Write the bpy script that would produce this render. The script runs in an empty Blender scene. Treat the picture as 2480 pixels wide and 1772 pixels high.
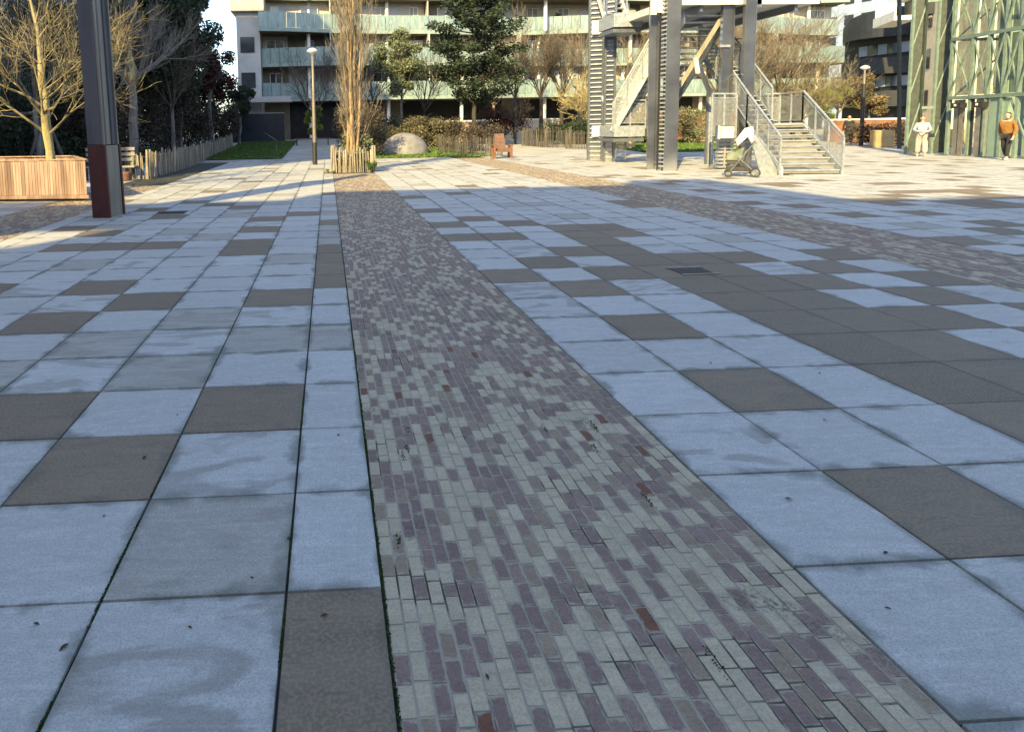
import bpy, bmesh, math, random
from math import sin, cos, pi, radians as R
from mathutils import Vector, Matrix, Quaternion
random.seed(11)
sc = bpy.context.scene
C = sc.collection

# ------------------------------------------------------------------ camera
PW, PH = 2480.0, 1772.0
FP, CX, CY, ROLL, CAMH = 1607.0, 872.0, 459.0, -0.018, 1.6
vY = Vector((794-CX, 312-CY, FP)).normalized()
vD = Vector((-ROLL*17300, 17300, FP)).normalized()
vD = (vD - vD.dot(vY)*vY).normalized()
vX = vD.cross(vY)
def to_world(v): return Vector((v.dot(vX), v.dot(vY), -v.dot(vD)))
cam = bpy.data.objects.new('camera', bpy.data.cameras.new('camera')); C.objects.link(cam)
right, upv, back = to_world(Vector((1, 0, 0))), to_world(Vector((0, -1, 0))), to_world(Vector((0, 0, -1)))
mt = Matrix((right, upv, back)).transposed().to_4x4(); mt.translation = Vector((0, 0, CAMH))
cam.matrix_world = mt
cam.data.sensor_fit = 'HORIZONTAL'; cam.data.sensor_width = 36
cam.data.lens = FP*36/PW
cam.data.shift_x = (PW/2-CX)/PW; cam.data.shift_y = -(PH/2-CY)/PW
cam.data.clip_start = 0.05; cam.data.clip_end = 3000
sc.camera = cam

# ------------------------------------------------------------------ light
SUN_EL = R(30); SUN_DIR = Vector((0.5, 0.866, 0)).normalized()   # horizontal travel direction of the light
w = bpy.data.worlds.new('World'); sc.world = w; w.use_nodes = True
nt = w.node_tree; bg = nt.nodes['Background']
sky = nt.nodes.new('ShaderNodeTexSky'); sky.sky_type = 'NISHITA'; sky.sun_disc = False
sky.sun_elevation = SUN_EL
sky.sun_rotation = math.atan2(-SUN_DIR.x, -SUN_DIR.y)
sky.air_density = 1.0; sky.dust_density = 1.2; sky.ozone_density = 1.0
nt.links.new(sky.outputs[0], bg.inputs[0]); bg.inputs[1].default_value = 0.15
sl = bpy.data.lights.new('sun', 'SUN'); sl.energy = 4.4; sl.angle = R(0.5); sl.color = (1.0, 0.78, 0.34)
so = bpy.data.objects.new('sun', sl); C.objects.link(so)
ld = Vector((SUN_DIR.x*cos(SUN_EL), SUN_DIR.y*cos(SUN_EL), -sin(SUN_EL)))
so.rotation_euler = ld.to_track_quat('-Z', 'Y').to_euler(); so.location = (-20, -30, 30)
sc.view_settings.view_transform = 'Standard'; sc.view_settings.look = 'None'
sc.view_settings.gamma = 1; sc.view_settings.use_curve_mapping = False
sc.view_settings.exposure = 1.5

# ------------------------------------------------------------------ helpers
def rise(y): return 0.0 if y < 36 else min(0.7, (y-36)*0.7/22)
def ray(px, py): return to_world(Vector((px-CX, py-CY, FP)))
def at(px, py):
    r = ray(px, py); z = 0.0
    for _ in range(60):
        t = (z-CAMH)/r.z if r.z < -1e-6 else 1e9
        if t*r.y > 200: t = 200/r.y
        z = .5*z+.5*rise(t*r.y)
    return Vector((t*r.x, t*r.y, z))
def up(px, py, y):
    r = ray(px, py); t = y/r.y
    return Vector((t*r.x, y, CAMH+t*r.z))

def mat(name, c1, c2=None, scale=8, rough=.8, metal=0, bump=.0, bscale=None, detail=5, stretch=(1, 1, 1), spec=.4, island=0, trans=0, alpha=1, wave=None):
    m = bpy.data.materials.new(name); m.use_nodes = True; n = m.node_tree; L = n.links
    p = n.nodes['Principled BSDF']; p.inputs['Roughness'].default_value = rough
    p.inputs['Metallic'].default_value = metal; p.inputs['Specular IOR Level'].default_value = spec
    tc = n.nodes.new('ShaderNodeTexCoord'); mp = n.nodes.new('ShaderNodeMapping'); mp.inputs['Scale'].default_value = stretch
    L.new(tc.outputs['Object'], mp.inputs[0])
    no = n.nodes.new('ShaderNodeTexNoise'); no.inputs['Scale'].default_value = scale; no.inputs['Detail'].default_value = detail
    L.new(mp.outputs[0], no.inputs['Vector'])
    mx = n.nodes.new('ShaderNodeMix'); mx.data_type = 'RGBA'
    c2 = c2 or tuple(v*.7 for v in c1)
    mx.inputs[6].default_value = (*c1, 1); mx.inputs[7].default_value = (*c2, 1)
    cr = n.nodes.new('ShaderNodeMapRange'); cr.inputs[1].default_value = .35; cr.inputs[2].default_value = .65
    L.new(no.outputs[0], cr.inputs[0]); fac = cr.outputs[0]
    L.new(fac, mx.inputs[0]); out = mx.outputs[2]
    if island:
        g = n.nodes.new('ShaderNodeNewGeometry'); hs = n.nodes.new('ShaderNodeHueSaturation')
        mr = n.nodes.new('ShaderNodeMapRange'); mr.inputs[3].default_value = 1-island; mr.inputs[4].default_value = 1+island
        L.new(g.outputs['Random Per Island'], mr.inputs[0]); L.new(mr.outputs[0], hs.inputs['Value'])
        L.new(out, hs.inputs['Color']); out = hs.outputs[0]
    L.new(out, p.inputs['Base Color'])
    if bump:
        b = n.nodes.new('ShaderNodeBump'); b.inputs['Strength'].default_value = bump; b.inputs['Distance'].default_value = .02
        n2 = n.nodes.new('ShaderNodeTexNoise'); n2.inputs['Scale'].default_value = bscale or scale*4; n2.inputs['Detail'].default_value = 6
        L.new(mp.outputs[0], n2.inputs['Vector']); L.new(n2.outputs[0], b.inputs['Height']); L.new(b.outputs[0], p.inputs['Normal'])
    if trans: p.inputs['Transmission Weight'].default_value = trans
    if alpha < 1:
        p.inputs['Alpha'].default_value = alpha
    return m

class MB:
    def __init__(s): s.v = []; s.f = []; s.mi = []; s.col = []; s.uv = []
    def quad(s, a, b, c, d, mi=0):
        k = len(s.v); s.v += [tuple(a), tuple(b), tuple(c), tuple(d)]; s.f.append((k, k+1, k+2, k+3)); s.mi.append(mi)
    def box(s, x0, x1, y0, y1, z0, z1, mi=0):
        s.hexa([(x0, y0, z0), (x1, y0, z0), (x1, y1, z0), (x0, y1, z0), (x0, y0, z1), (x1, y0, z1), (x1, y1, z1), (x0, y1, z1)], mi)
    def hexa(s, p, mi=0):
        k = len(s.v); s.v += [tuple(q) for q in p]
        for f in ((3, 2, 1, 0), (4, 5, 6, 7), (0, 1, 5, 4), (1, 2, 6, 5), (2, 3, 7, 6), (3, 0, 4, 7)):
            s.f.append(tuple(k+i for i in f)); s.mi.append(mi)
    def obox(s, c, ax, ay, sx, sy, z0, z1, mi=0):
        c = Vector(c); ax = Vector(ax)*sx/2; ay = Vector(ay)*sy/2
        P = [c-ax-ay, c+ax-ay, c+ax+ay, c-ax+ay]
        s.hexa([(q.x, q.y, z0) for q in P]+[(q.x, q.y, z1) for q in P], mi)
    def bar(s, a, b, wx, wz, mi=0, upx=(0, 0, 1)):
        a = Vector(a); b = Vector(b); d = (b-a)
        if d.length < 1e-6: return
        d.normalize(); u = Vector(upx)
        if abs(d.dot(u)) > .98: u = Vector((0, 1, 0))
        x = d.cross(u).normalized()*wx/2; z = d.cross(x).normalized()*wz/2
        s.hexa([a-x-z, a+x-z, a+x+z, a-x+z, b-x-z, b+x-z, b+x+z, b-x+z], mi)
    def tube(s, a, b, r0, r1, n=6, mi=0, cap=False):
        a = Vector(a); b = Vector(b); d = b-a
        if d.length < 1e-6: return
        d.normalize(); u = Vector((0, 0, 1)) if abs(d.z) < .9 else Vector((1, 0, 0))
        x = d.cross(u).normalized(); y = d.cross(x); k = len(s.v)
        for (c, r) in ((a, r0), (b, r1)):
            for i in range(n):
                t = 2*pi*i/n; s.v.append(tuple(c+x*cos(t)*r+y*sin(t)*r))
        for i in range(n):
            j = (i+1) % n; s.f.append((k+i, k+j, k+n+j, k+n+i)); s.mi.append(mi)
        if cap:
            s.f.append(tuple(k+i for i in range(n))[::-1]); s.mi.append(mi)
            s.f.append(tuple(k+n+i for i in range(n))); s.mi.append(mi)
    def lathe(s, c, prof, n=24, mi=0):
        k = len(s.v); c = Vector(c)
        for (r, z) in prof:
            for i in range(n): s.v.append((c.x+r*cos(2*pi*i/n), c.y+r*sin(2*pi*i/n), c.z+z))
        for j in range(len(prof)-1):
            for i in range(n):
                i2 = (i+1) % n; s.f.append((k+j*n+i, k+j*n+i2, k+(j+1)*n+i2, k+(j+1)*n+i)); s.mi.append(mi)
    def build(s, name, mats, parent=None, smooth=False, bevel=0, **tags):
        me = bpy.data.meshes.new(name); me.from_pydata(s.v, [], s.f)
        if not isinstance(mats, (list, tuple)): mats = [mats]
        for m in mats: me.materials.append(m)
        if len(mats) > 1: me.polygons.foreach_set('material_index', s.mi)
        if smooth: me.polygons.foreach_set('use_smooth', [True]*len(me.polygons))
        me.update(); o = bpy.data.objects.new(name, me); C.objects.link(o)
        if parent:
            o.parent = parent
            o.matrix_parent_inverse = Matrix.Identity(4)
            o.location = -Vector(parent.location) if parent.get('_root') else (0, 0, 0)
        if bevel:
            b = o.modifiers.new('bevel', 'BEVEL'); b.width = bevel; b.segments = 2; b.limit_method = 'ANGLE'
        for k_, v_ in tags.items(): o[k_] = v_
        return o
def thing(name, label, cat, loc=(0, 0, 0), group=None):
    """empty at the base; part meshes are given in world coordinates and are offset back"""
    o = bpy.data.objects.new(name, None); C.objects.link(o); o.location = loc; o['_root'] = 1
    o['label'] = label; o['category'] = cat
    if group: o['group'] = group
    return o
def tag(o, label, cat, group=None):
    o['label'] = label; o['category'] = cat
    if group: o['group'] = group
    return o
def dup(root, loc, label, group=None):
    r = root.copy(); C.objects.link(r); r.location = loc; r['label'] = label
    for ch in root.children:
        c = ch.copy(); C.objects.link(c); c.parent = r
        for g in ch.children:
            d = g.copy(); C.objects.link(d); d.parent = c
    return r

# ------------------------------------------------------------------ materials
def paving_mat(name, base, dirty, fleck, rough=.75, dark=False, brick=False):
    """stone slab: UV 0..1 per slab, face colour attribute 'tone' for the slab's own shade"""
    m = bpy.data.materials.new(name); m.use_nodes = True; n = m.node_tree; L = n.links; N = n.nodes
    p = N['Principled BSDF']; p.inputs['Specular IOR Level'].default_value = .3
    tc = N.new('ShaderNodeTexCoord'); geo = N.new('ShaderNodeNewGeometry')
    def noise(scale, detail=4, st=(1, 1, 1), dist=0):
        mp = N.new('ShaderNodeMapping'); mp.inputs['Scale'].default_value = st; L.new(tc.outputs['Object'], mp.inputs[0])
        x = N.new('ShaderNodeTexNoise'); x.inputs['Scale'].default_value = scale; x.inputs['Detail'].default_value = detail
        x.inputs['Distortion'].default_value = dist; L.new(mp.outputs[0], x.inputs['Vector']); return x.outputs[0]
    def rng(v, a, b, c=0, d=1):
        x = N.new('ShaderNodeMapRange'); x.inputs[1].default_value = a; x.inputs[2].default_value = b; x.inputs[3].default_value = c; x.inputs[4].default_value = d
        L.new(v, x.inputs[0]); return x.outputs[0]
    def mul(a, b, op='MULTIPLY'):
        x = N.new('ShaderNodeMath'); x.operation = op
        for i, q in enumerate((a, b)):
            if isinstance(q, (int, float)): x.inputs[i].default_value = q
            else: L.new(q, x.inputs[i])
        return x.outputs[0]
    def mix(f, a, b, mode='MIX'):
        x = N.new('ShaderNodeMix'); x.data_type = 'RGBA'; x.blend_type = mode
        if isinstance(f, (int, float)): x.inputs[0].default_value = f
        else: L.new(f, x.inputs[0])
        for i, q in ((6, a), (7, b)):
            if isinstance(q, tuple): x.inputs[i].default_value = (*q, 1)
            else: L.new(q, x.inputs[i])
        return x.outputs[2]
    at_ = N.new('ShaderNodeAttribute'); at_.attribute_name = 'tone'
    tone = at_.outputs['Color']; sep = N.new('ShaderNodeSeparateColor'); L.new(tone, sep.inputs[0])
    # sepR = light/dark of the slab, sepG = how stained, sepB = random
    col = mix(rng(sep.outputs[0], 0, 1), base, fleck)
    # soft flow veins across the slab
    v1 = noise(3.0, 6, (.55, 2.6, 1), .8)
    col = mix(rng(v1, .35, .72, 0, .38), col, dirty)
    # big weather patches over many slabs
    v2 = noise(.45, 5, (1, 1, 1), .4)
    col = mix(rng(v2, .45, .75, 0, .35), col, dirty)
    v3 = noise(9, 6, (.7, 2.2, 1), 1.2); col = mix(rng(v3, .45, .62, 0, .34), col, tuple(v*.62 for v in base))
    v5 = noise(5, 7, (.25, 2.4, 1), 2.2); col = mix(rng(v5, .55, .66, 0, .30), col, tuple(min(1, v*1.25) for v in base))
    v4 = noise(26, 5, (1, 1, 1), .3); col = mix(rng(v4, .5, .7, 0, .28), col, tuple(min(1, v*1.3) for v in base))
    # grain
    g1 = noise(75 if dark else 110, 5); col = mix(rng(g1, .46, .58, 0, .6 if dark else (.5 if not brick else .3)), col, tuple(v*.55 for v in base) if not dark else tuple(v*1.9 for v in base))
    g2 = noise(300, 2); col = mix(rng(g2, .5, .68, 0, .45), col, tuple(min(1, v*1.35) for v in base))
    # dirt creeping in from the joints, from each slab's UV
    uv = N.new('ShaderNodeUVMap'); su = N.new('ShaderNodeSeparateXYZ'); L.new(uv.outputs[0], su.inputs[0])
    def edge(o_):
        a = mul(o_, .5, 'SUBTRACT'); x = N.new('ShaderNodeMath'); x.operation = 'ABSOLUTE'; L.new(a, x.inputs[0]); return mul(.5, x.outputs[0], 'SUBTRACT')
    e = N.new('ShaderNodeMath'); e.operation = 'MINIMUM'; L.new(edge(su.outputs[0]), e.inputs[0]); L.new(edge(su.outputs[1]), e.inputs[1])
    wob = rng(noise(4.2, 5, (1, 1, 1), .6), .35, .7, .0, .14)
    ed = mul(wob, e.outputs[0], 'SUBTRACT'); edf = rng(ed, 0, .08, 0, 0. if brick else (.3 if dark else .62))
    col = mix(edf, col, (.085, .098, .078) if not dark else (.07, .068, .062))
    if brick:   # mortar smeared over the brick edges, moss in places
        sm = rng(mul(rng(noise(30, 4), .35, .7, 0, .16), e.outputs[0], 'SUBTRACT'), 0, .06, 0, .7)
        col = mix(sm, col, (.35, .315, .245))
        ms = mul(rng(noise(2.3, 7, (1, 1, 1), .8), .60, .68), rng(noise(55, 3), .45, .6))
        col = mix(mul(ms, .8), col, (.06, .065, .04))
    # stain on chosen slabs
    st = mul(rng(noise(2.2, 8, (.6, 1.5, 1), 1.6), .5, .58), sep.outputs[1])
    col = mix(mul(st, .42), col, (.155, .135, .105))
    L.new(col, p.inputs['Base Color'])
    L.new(rng(g1, .3, .7, rough-.12, rough+.1), p.inputs['Roughness'])
    b = N.new('ShaderNodeBump'); b.inputs['Strength'].default_value = .6; b.inputs['Distance'].default_value = .005
    L.new(g1, b.inputs['Height']); L.new(b.outputs[0], p.inputs['Normal'])
    return m
M = {}
M['slab_light'] = paving_mat('slab_light', (.475, .475, .465), (.30, .295, .27), (.39, .385, .365))
M['slab_dark'] = paving_mat('slab_dark', (.145, .115, .082), (.08, .065, .048), (.22, .175, .125), dark=True)
M['brick_pale'] = paving_mat('brick_pale', (.40, .345, .245), (.29, .25, .175), (.48, .41, .29), brick=True)
M['brick_purple'] = paving_mat('brick_purple', (.19, .132, .113), (.135, .096, .078), (.28, .20, .165), brick=True)
M['brick_brown'] = paving_mat('brick_brown', (.24, .185, .13), (.17, .13, .09), (.31, .245, .175), brick=True)
M['slab_mid'] = paving_mat('slab_mid', (.385, .37, .335), (.22, .205, .175), (.33, .315, .28))
M['brick_red'] = paving_mat('brick_red', (.15, .07, .04), (.10, .055, .04), (.17, .075, .045), brick=True)
def mortar_mat():
    m = mat('mortar', (.34, .31, .25), (.055, .06, .038), scale=2.6, rough=.95, detail=12)
    m.node_tree.nodes['Map Range'].inputs[1].default_value = .54; m.node_tree.nodes['Map Range'].inputs[2].default_value = .60
    return m
M['mortar'] = mortar_mat()
M['joint'] = mat('joint_dirt', (.055, .06, .048), (.03, .032, .028), scale=6, rough=.95)
M['far_paving'] = mat('far_paving', (.40, .385, .35), (.30, .29, .265), scale=.8, rough=.85, bump=.2, bscale=40)
M['grass'] = mat('grass', (.05, .11, .02), (.09, .13, .03), scale=3, rough=.9, bump=.8, bscale=60, island=.4)
M['wood_warm'] = mat('wood_warm', (.36, .245, .205), (.19, .125, .10), scale=5, rough=.8, stretch=(1, 1, .15), bump=.3, island=.35)
M['wood_rim'] = mat('wood_rim', (.15, .085, .06), (.10, .055, .04), scale=6, rough=.7)
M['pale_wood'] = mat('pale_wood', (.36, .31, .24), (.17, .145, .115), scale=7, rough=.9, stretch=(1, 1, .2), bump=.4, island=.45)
M['grey_wood'] = mat('grey_wood', (.10, .088, .075), (.05, .045, .04), scale=7, rough=.9, stretch=(1, 1, .2), bump=.4, island=.45)  # grey wood, darkened to stand in for shade on the right fences
M['bench_wood'] = mat('bench_wood', (.30, .29, .27), (.20, .19, .17), scale=9, rough=.8, stretch=(.3, 1, 1))
M['terracotta'] = mat('terracotta', (.20, .095, .06), (.13, .065, .04), scale=9, rough=.8)
M['maroon'] = mat('maroon_steel', (.085, .022, .02), (.06, .018, .018), scale=6, rough=.5, bump=.1)
M['grey_paint'] = mat('grey_timber', (.105, .10, .108), (.068, .066, .072), scale=5, rough=.7, stretch=(1, 1, .12), bump=.25)
M['beige_steel'] = mat('beige_steel', (.27, .235, .185), (.17, .15, .12), scale=7, rough=.6, stretch=(1, 1, .1))
M['galv'] = mat('galvanised', (.30, .33, .375), (.19, .21, .24), scale=14, rough=.42, metal=.75)
M['galv_light'] = mat('galvanised_light', (.40, .435, .475), (.27, .295, .33), scale=8, rough=.42, metal=.35)
M['mirror'] = mat('mirror_steel', (.50, .50, .50), (.30, .30, .31), scale=1.1, rough=.16, metal=.9, bump=.05, bscale=2)
M['white_paint'] = mat('white_paint', (.80, .78, .70), (.68, .66, .60), scale=3, rough=.5)
M['slab_grey'] = mat('painted_slab', (.50, .52, .52), (.42, .43, .43), scale=2, rough=.6)
M['black_metal'] = mat('black_metal', (.02, .02, .022), (.03, .03, .03), scale=9, rough=.45)
M['pole_metal'] = mat('pole_metal', (.24, .21, .18), (.18, .16, .14), scale=9, rough=.5, metal=.3)
M['lamp_white'] = mat('lamp_shell', (.60, .60, .58), (.5, .5, .5), scale=9, rough=.4)
M['concrete'] = mat('concrete', (.24, .23, .225), (.16, .155, .15), scale=3, rough=.9, bump=.5, bscale=25)  # lowered tone stands in for the shade on the dome
M['bark_warm'] = mat('bark_warm', (.36, .26, .15), (.16, .11, .07), scale=9, rough=.95, stretch=(1, 1, .25), bump=.5)
M['bark_yellow'] = mat('bark_yellow', (.40, .34, .17), (.20, .165, .09), scale=9, rough=.95, stretch=(1, 1, .25), bump=.5)
M['bark_grey'] = mat('bark_grey', (.20, .19, .17), (.11, .10, .09), scale=9, rough=.95, stretch=(1, 1, .25), bump=.5)
M['bark_dark'] = mat('bark_dark', (.06, .052, .045), (.035, .03, .027), scale=9, rough=.95, stretch=(1, 1, .25))
M['twig_warm'] = mat('twig_warm', (.19, .155, .11), (.11, .09, .065), scale=5, rough=.95, island=.3)
M['twig_dark'] = mat('twig_dark', (.10, .08, .065), (.06, .05, .04), scale=5, rough=.95, island=.3)
M['twig_yellow'] = mat('twig_yellow', (.26, .22, .125), (.13, .11, .07), scale=2, rough=.95, island=.4)
M['twig_upright'] = mat('twig_upright', (.22, .185, .145), (.11, .095, .075), scale=2, rough=.95, island=.5)
def leafm(name, a, b, isl=.5): return mat(name, a, b, scale=1.2, rough=.7, island=isl, spec=.3)
M['leaf_dark'] = leafm('leaf_dark', (.042, .058, .028), (.024, .034, .02))
M['leaf_pine'] = leafm('leaf_pine', (.030, .048, .024), (.018, .028, .016))
M['leaf_pale'] = leafm('leaf_pale', (.17, .195, .11), (.11, .135, .075))
M['leaf_lime'] = leafm('leaf_lime', (.20, .24, .04), (.12, .16, .03))
M['leaf_red'] = leafm('leaf_red', (.075, .022, .016), (.04, .016, .012))
M['leaf_brown'] = leafm('leaf_brown', (.085, .068, .05), (.045, .038, .03))
M['leaf_tan'] = leafm('leaf_tan', (.15, .125, .07), (.085, .08, .045))
M['leaf_gold'] = leafm('leaf_gold', (.16, .12, .06), (.10, .08, .04))
M['leaf_green'] = leafm('leaf_green', (.06, .12, .03), (.04, .07, .02))
M['wall_white'] = mat('render_white', (.46, .45, .43), (.38, .38, .37), scale=1.2, rough=.85, bump=.1)
M['wall_cream'] = mat('render_cream', (.52, .475, .38), (.43, .39, .31), scale=1.5, rough=.85)
M['wall_brown'] = mat('wall_brown', (.20, .165, .11), (.13, .11, .08), scale=1.5, rough=.85)
M['soffit'] = mat('soffit', (.17, .135, .08), (.12, .095, .06), scale=1.5, rough=.85)
M['slab_edge'] = mat('slab_edge', (.26, .33, .30), (.20, .26, .24), scale=3, rough=.7)
M['glass_rail'] = mat('frosted_glass', (.27, .36, .345), (.17, .24, .235), scale=2.2, rough=.3, spec=.6, stretch=(3, 3, .6), alpha=.88)
M['window'] = mat('window_glass', (.025, .03, .035), (.06, .065, .07), scale=.7, rough=.08, spec=.8)
M['curtain'] = mat('curtain', (.40, .38, .34), (.24, .22, .20), scale=2, rough=.6, stretch=(6, 6, .3))
M['blind'] = mat('blind', (.30, .27, .22), (.20, .18, .15), scale=2, rough=.6, stretch=(.3, .3, 9))
M['frame_white'] = mat('frame_white', (.68, .67, .64), (.6, .6, .58), scale=4, rough=.5)
M['dark_clad'] = mat('dark_cladding', (.012, .015, .022), (.02, .025, .034), scale=1.5, rough=.5)  # dark cladding, darkened further in place of shade on that building
M['blue_wall'] = mat('blue_grey_wall', (.26, .32, .42), (.20, .25, .33), scale=1.5, rough=.6)
M['void_shade'] = mat('recess_shade', (.012, .013, .013), (.02, .02, .02), scale=2, rough=.9)  # near-black colour stands in for shade inside recesses
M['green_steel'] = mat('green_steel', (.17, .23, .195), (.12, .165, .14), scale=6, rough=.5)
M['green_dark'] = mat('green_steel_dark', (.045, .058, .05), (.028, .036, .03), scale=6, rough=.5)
M['green_panel'] = mat('green_panel', (.24, .34, .27), (.20, .28, .23), scale=2, rough=.35)
M['green_glass'] = mat('green_glass', (.20, .28, .22), (.05, .075, .06), scale=2.0, rough=.12, spec=.8, alpha=.62, stretch=(3, 3, .5))
M['lift_door'] = mat('lift_door', (.26, .25, .225), (.19, .18, .165), scale=4, rough=.4, metal=.2)
M['skin'] = mat('skin', (.55, .33, .25), (.48, .28, .21), scale=12, rough=.6)
M['hair'] = mat('hair_brown', (.05, .025, .015), (.03, .018, .012), scale=30, rough=.7)
M['cloth_blue'] = mat('cloth_pale_blue', (.33, .38, .46), (.24, .28, .36), scale=18, rough=.9, bump=.5)
M['cloth_cream'] = mat('cloth_cream', (.44, .40, .35), (.34, .31, .27), scale=14, rough=.9, bump=.5)
M['cloth_mustard'] = mat('cloth_mustard', (.26, .12, .03), (.18, .085, .022), scale=14, rough=.9, bump=.5)
M['cloth_black'] = mat('cloth_black', (.016, .018, .022), (.025, .026, .03), scale=14, rough=.9, bump=.4)
M['shoe_white'] = mat('shoe_white', (.7, .7, .68), (.6, .6, .58), scale=20, rough=.6)
M['cloth_grey'] = mat('cloth_grey', (.05, .045, .042), (.08, .075, .07), scale=20, rough=.9)
M['blanket'] = mat('blanket_green', (.11, .14, .10), (.20, .22, .18), scale=6, rough=.9)
M['pink'] = mat('pink_cloth', (.5, .25, .22), (.55, .2, .18), scale=6, rough=.9)
M['orange_wall'] = mat('orange_wall', (.28, .12, .05), (.16, .08, .045), scale=2, rough=.85)
M['yellow_box'] = mat('yellow_stone', (.42, .32, .16), (.32, .24, .12), scale=3, rough=.85)
M['leaf_litter'] = mat('dead_leaf', (.06, .04, .025), (.04, .03, .02), scale=40, rough=.9)
def mesh_mat():
    m = mat('perforated_mesh', (.38, .41, .44), (.29, .31, .34), scale=10, rough=.5, metal=.2)
    n = m.node_tree; p = n.nodes['Principled BSDF']; tc = n.nodes['Texture Coordinate']
    v = n.nodes.new('ShaderNodeTexVoronoi'); v.inputs['Scale'].default_value = 22
    n.links.new(tc.outputs['Object'], v.inputs['Vector'])
    mr = n.nodes.new('ShaderNodeMapRange'); mr.inputs[1].default_value = .30; mr.inputs[2].default_value = .34
    mr.inputs[3].default_value = .04; mr.inputs[4].default_value = .32
    n.links.new(v.outputs['Distance'], mr.inputs[0]); n.links.new(mr.outputs[0], p.inputs['Alpha'])
    return m
M['mesh'] = mesh_mat()

# ------------------------------------------------------------------ ground and paving
def ground_sheet():
    b = MB(); xs = [-900, -200, -60, 60, 200, 900]; ys = [-300, -60, 0, 20, 33.9, 36, 40, 44, 48, 52, 56, 58, 80, 200, 1500]
    for i in range(len(xs)-1):
        for j in range(len(ys)-1):
            q = [(xs[i], ys[j]), (xs[i+1], ys[j]), (xs[i+1], ys[j+1]), (xs[i], ys[j+1])]
            b.quad(*[(x, y, rise(y)-.03) for x, y in q])
    b.build('ground', M['far_paving'], kind='structure')
ground_sheet()
def gnd(x, y): return rise(y)-.03

def build_tiles(name, tiles, mats, kind='structure', hgt=.012):
    """tiles: (x0,x1,y0,y1,z,mi,tone,dirt); each a slab top with small chamfered sides"""
    V = []; F = []; MI = []; UVs = []; COL = []
    for (x0, x1, y0, y1, z, mi, tr, tg, gap, ch, ang) in tiles:
        k = len(V); x0 += gap; x1 -= gap; y0 += gap; y1 -= gap
        P = [(x0, y0), (x1, y0), (x1, y1), (x0, y1)]; Q = [(x0+ch, y0+ch), (x1-ch, y0+ch), (x1-ch, y1-ch), (x0+ch, y1-ch)]
        if ang:
            cx, cy = (x0+x1)/2, (y0+y1)/2; ca, sa = cos(ang), sin(ang)
            P = [(cx+(x-cx)*ca-(y-cy)*sa, cy+(x-cx)*sa+(y-cy)*ca) for x, y in P]
            Q = [(cx+(x-cx)*ca-(y-cy)*sa, cy+(x-cx)*sa+(y-cy)*ca) for x, y in Q]
        V += [(x, y, z-hgt) for x, y in P]+[(x, y, z) for x, y in Q]
        F.append((k+4, k+5, k+6, k+7)); UVs += [(0, 0), (1, 0), (1, 1), (0, 1)]; MI.append(mi)
        for a in range(4):
            c = (a+1) % 4; F.append((k+a, k+c, k+4+c, k+4+a)); UVs += [(.0, .0)]*4; MI.append(mi)
        COL += [(tr, tg, random.random(), 1)]*5
    me = bpy.data.meshes.new(name); me.from_pydata(V, [], F)
    for m in mats: me.materials.append(m)
    me.polygons.foreach_set('material_index', MI)
    uv = me.uv_layers.new(name='UVMap'); uv.data.foreach_set('uv', [c for t in UVs for c in t])
    ca_ = me.color_attributes.new('tone', 'FLOAT_COLOR', 'CORNER')
    ca_.data.foreach_set('color', [c for col in COL for _ in range(4) for c in col])
    o = bpy.data.objects.new(name, me); C.objects.link(o); o['kind'] = kind; return o

TY = .63; Y1 = 2.18   # row k spans Y1+(k-1)*TY .. Y1+k*TY
cols = []             # (x0,x1,id)
x = -.18; cols.append((-.18, .155, 'N'))
for i in range(7): cols.append((x-.635, x, 'L%d' % (i+1))); x -= .635
cols.append((x-.335, x, 'LN')); SL1 = x-.335; SL0 = SL1-1.5
x = SL0
for i in range(26): cols.append((x-.62, x, 'M%d' % (i+1))); x -= .62
x = 1.64
for i in range(8): cols.append((x, x+.585, 'R%d' % (i+1))); x += .585
SR0 = x; SR1 = x+1.6; x = SR1
for i in range(60): cols.append((x, x+.6, 'S%d' % (i+1))); x += .6
dark = {('N', 0), ('N', 8), ('N', 9), ('N', 10), ('N', 11), ('L1', 3), ('L2', 2), ('L3', 3), ('L4', 6), ('L4', 8), ('L6', 8), ('L3', 7), ('L6', 12), ('L4', 12), ('L2', 12),
        ('L2', 16), ('L1', 17), ('L3', 19), ('L5', 17), ('L7', 15), ('L1', 7),
        ('R2', 1), ('R2', 3), ('R2', 5), ('R2', 7), ('R1', 8), ('R2', 9), ('R3', 8), ('R3', 10), ('R2', 12), ('R1', 12), ('R3', 14), ('R2', 15), ('R1', 14),
        ('R4', 10), ('R4', 11), ('R4', 12), ('R4', 13), ('R5', 12), ('R5', 13)}
mid = {('N', 5), ('N', 12), ('N', 13), ('N', 14), ('L1', 5), ('L2', 4), ('L2', 6), ('L3', 5), ('L4', 4), ('L1', 1), ('L5', 10), ('L3', 13)}
tiles = []
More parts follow.
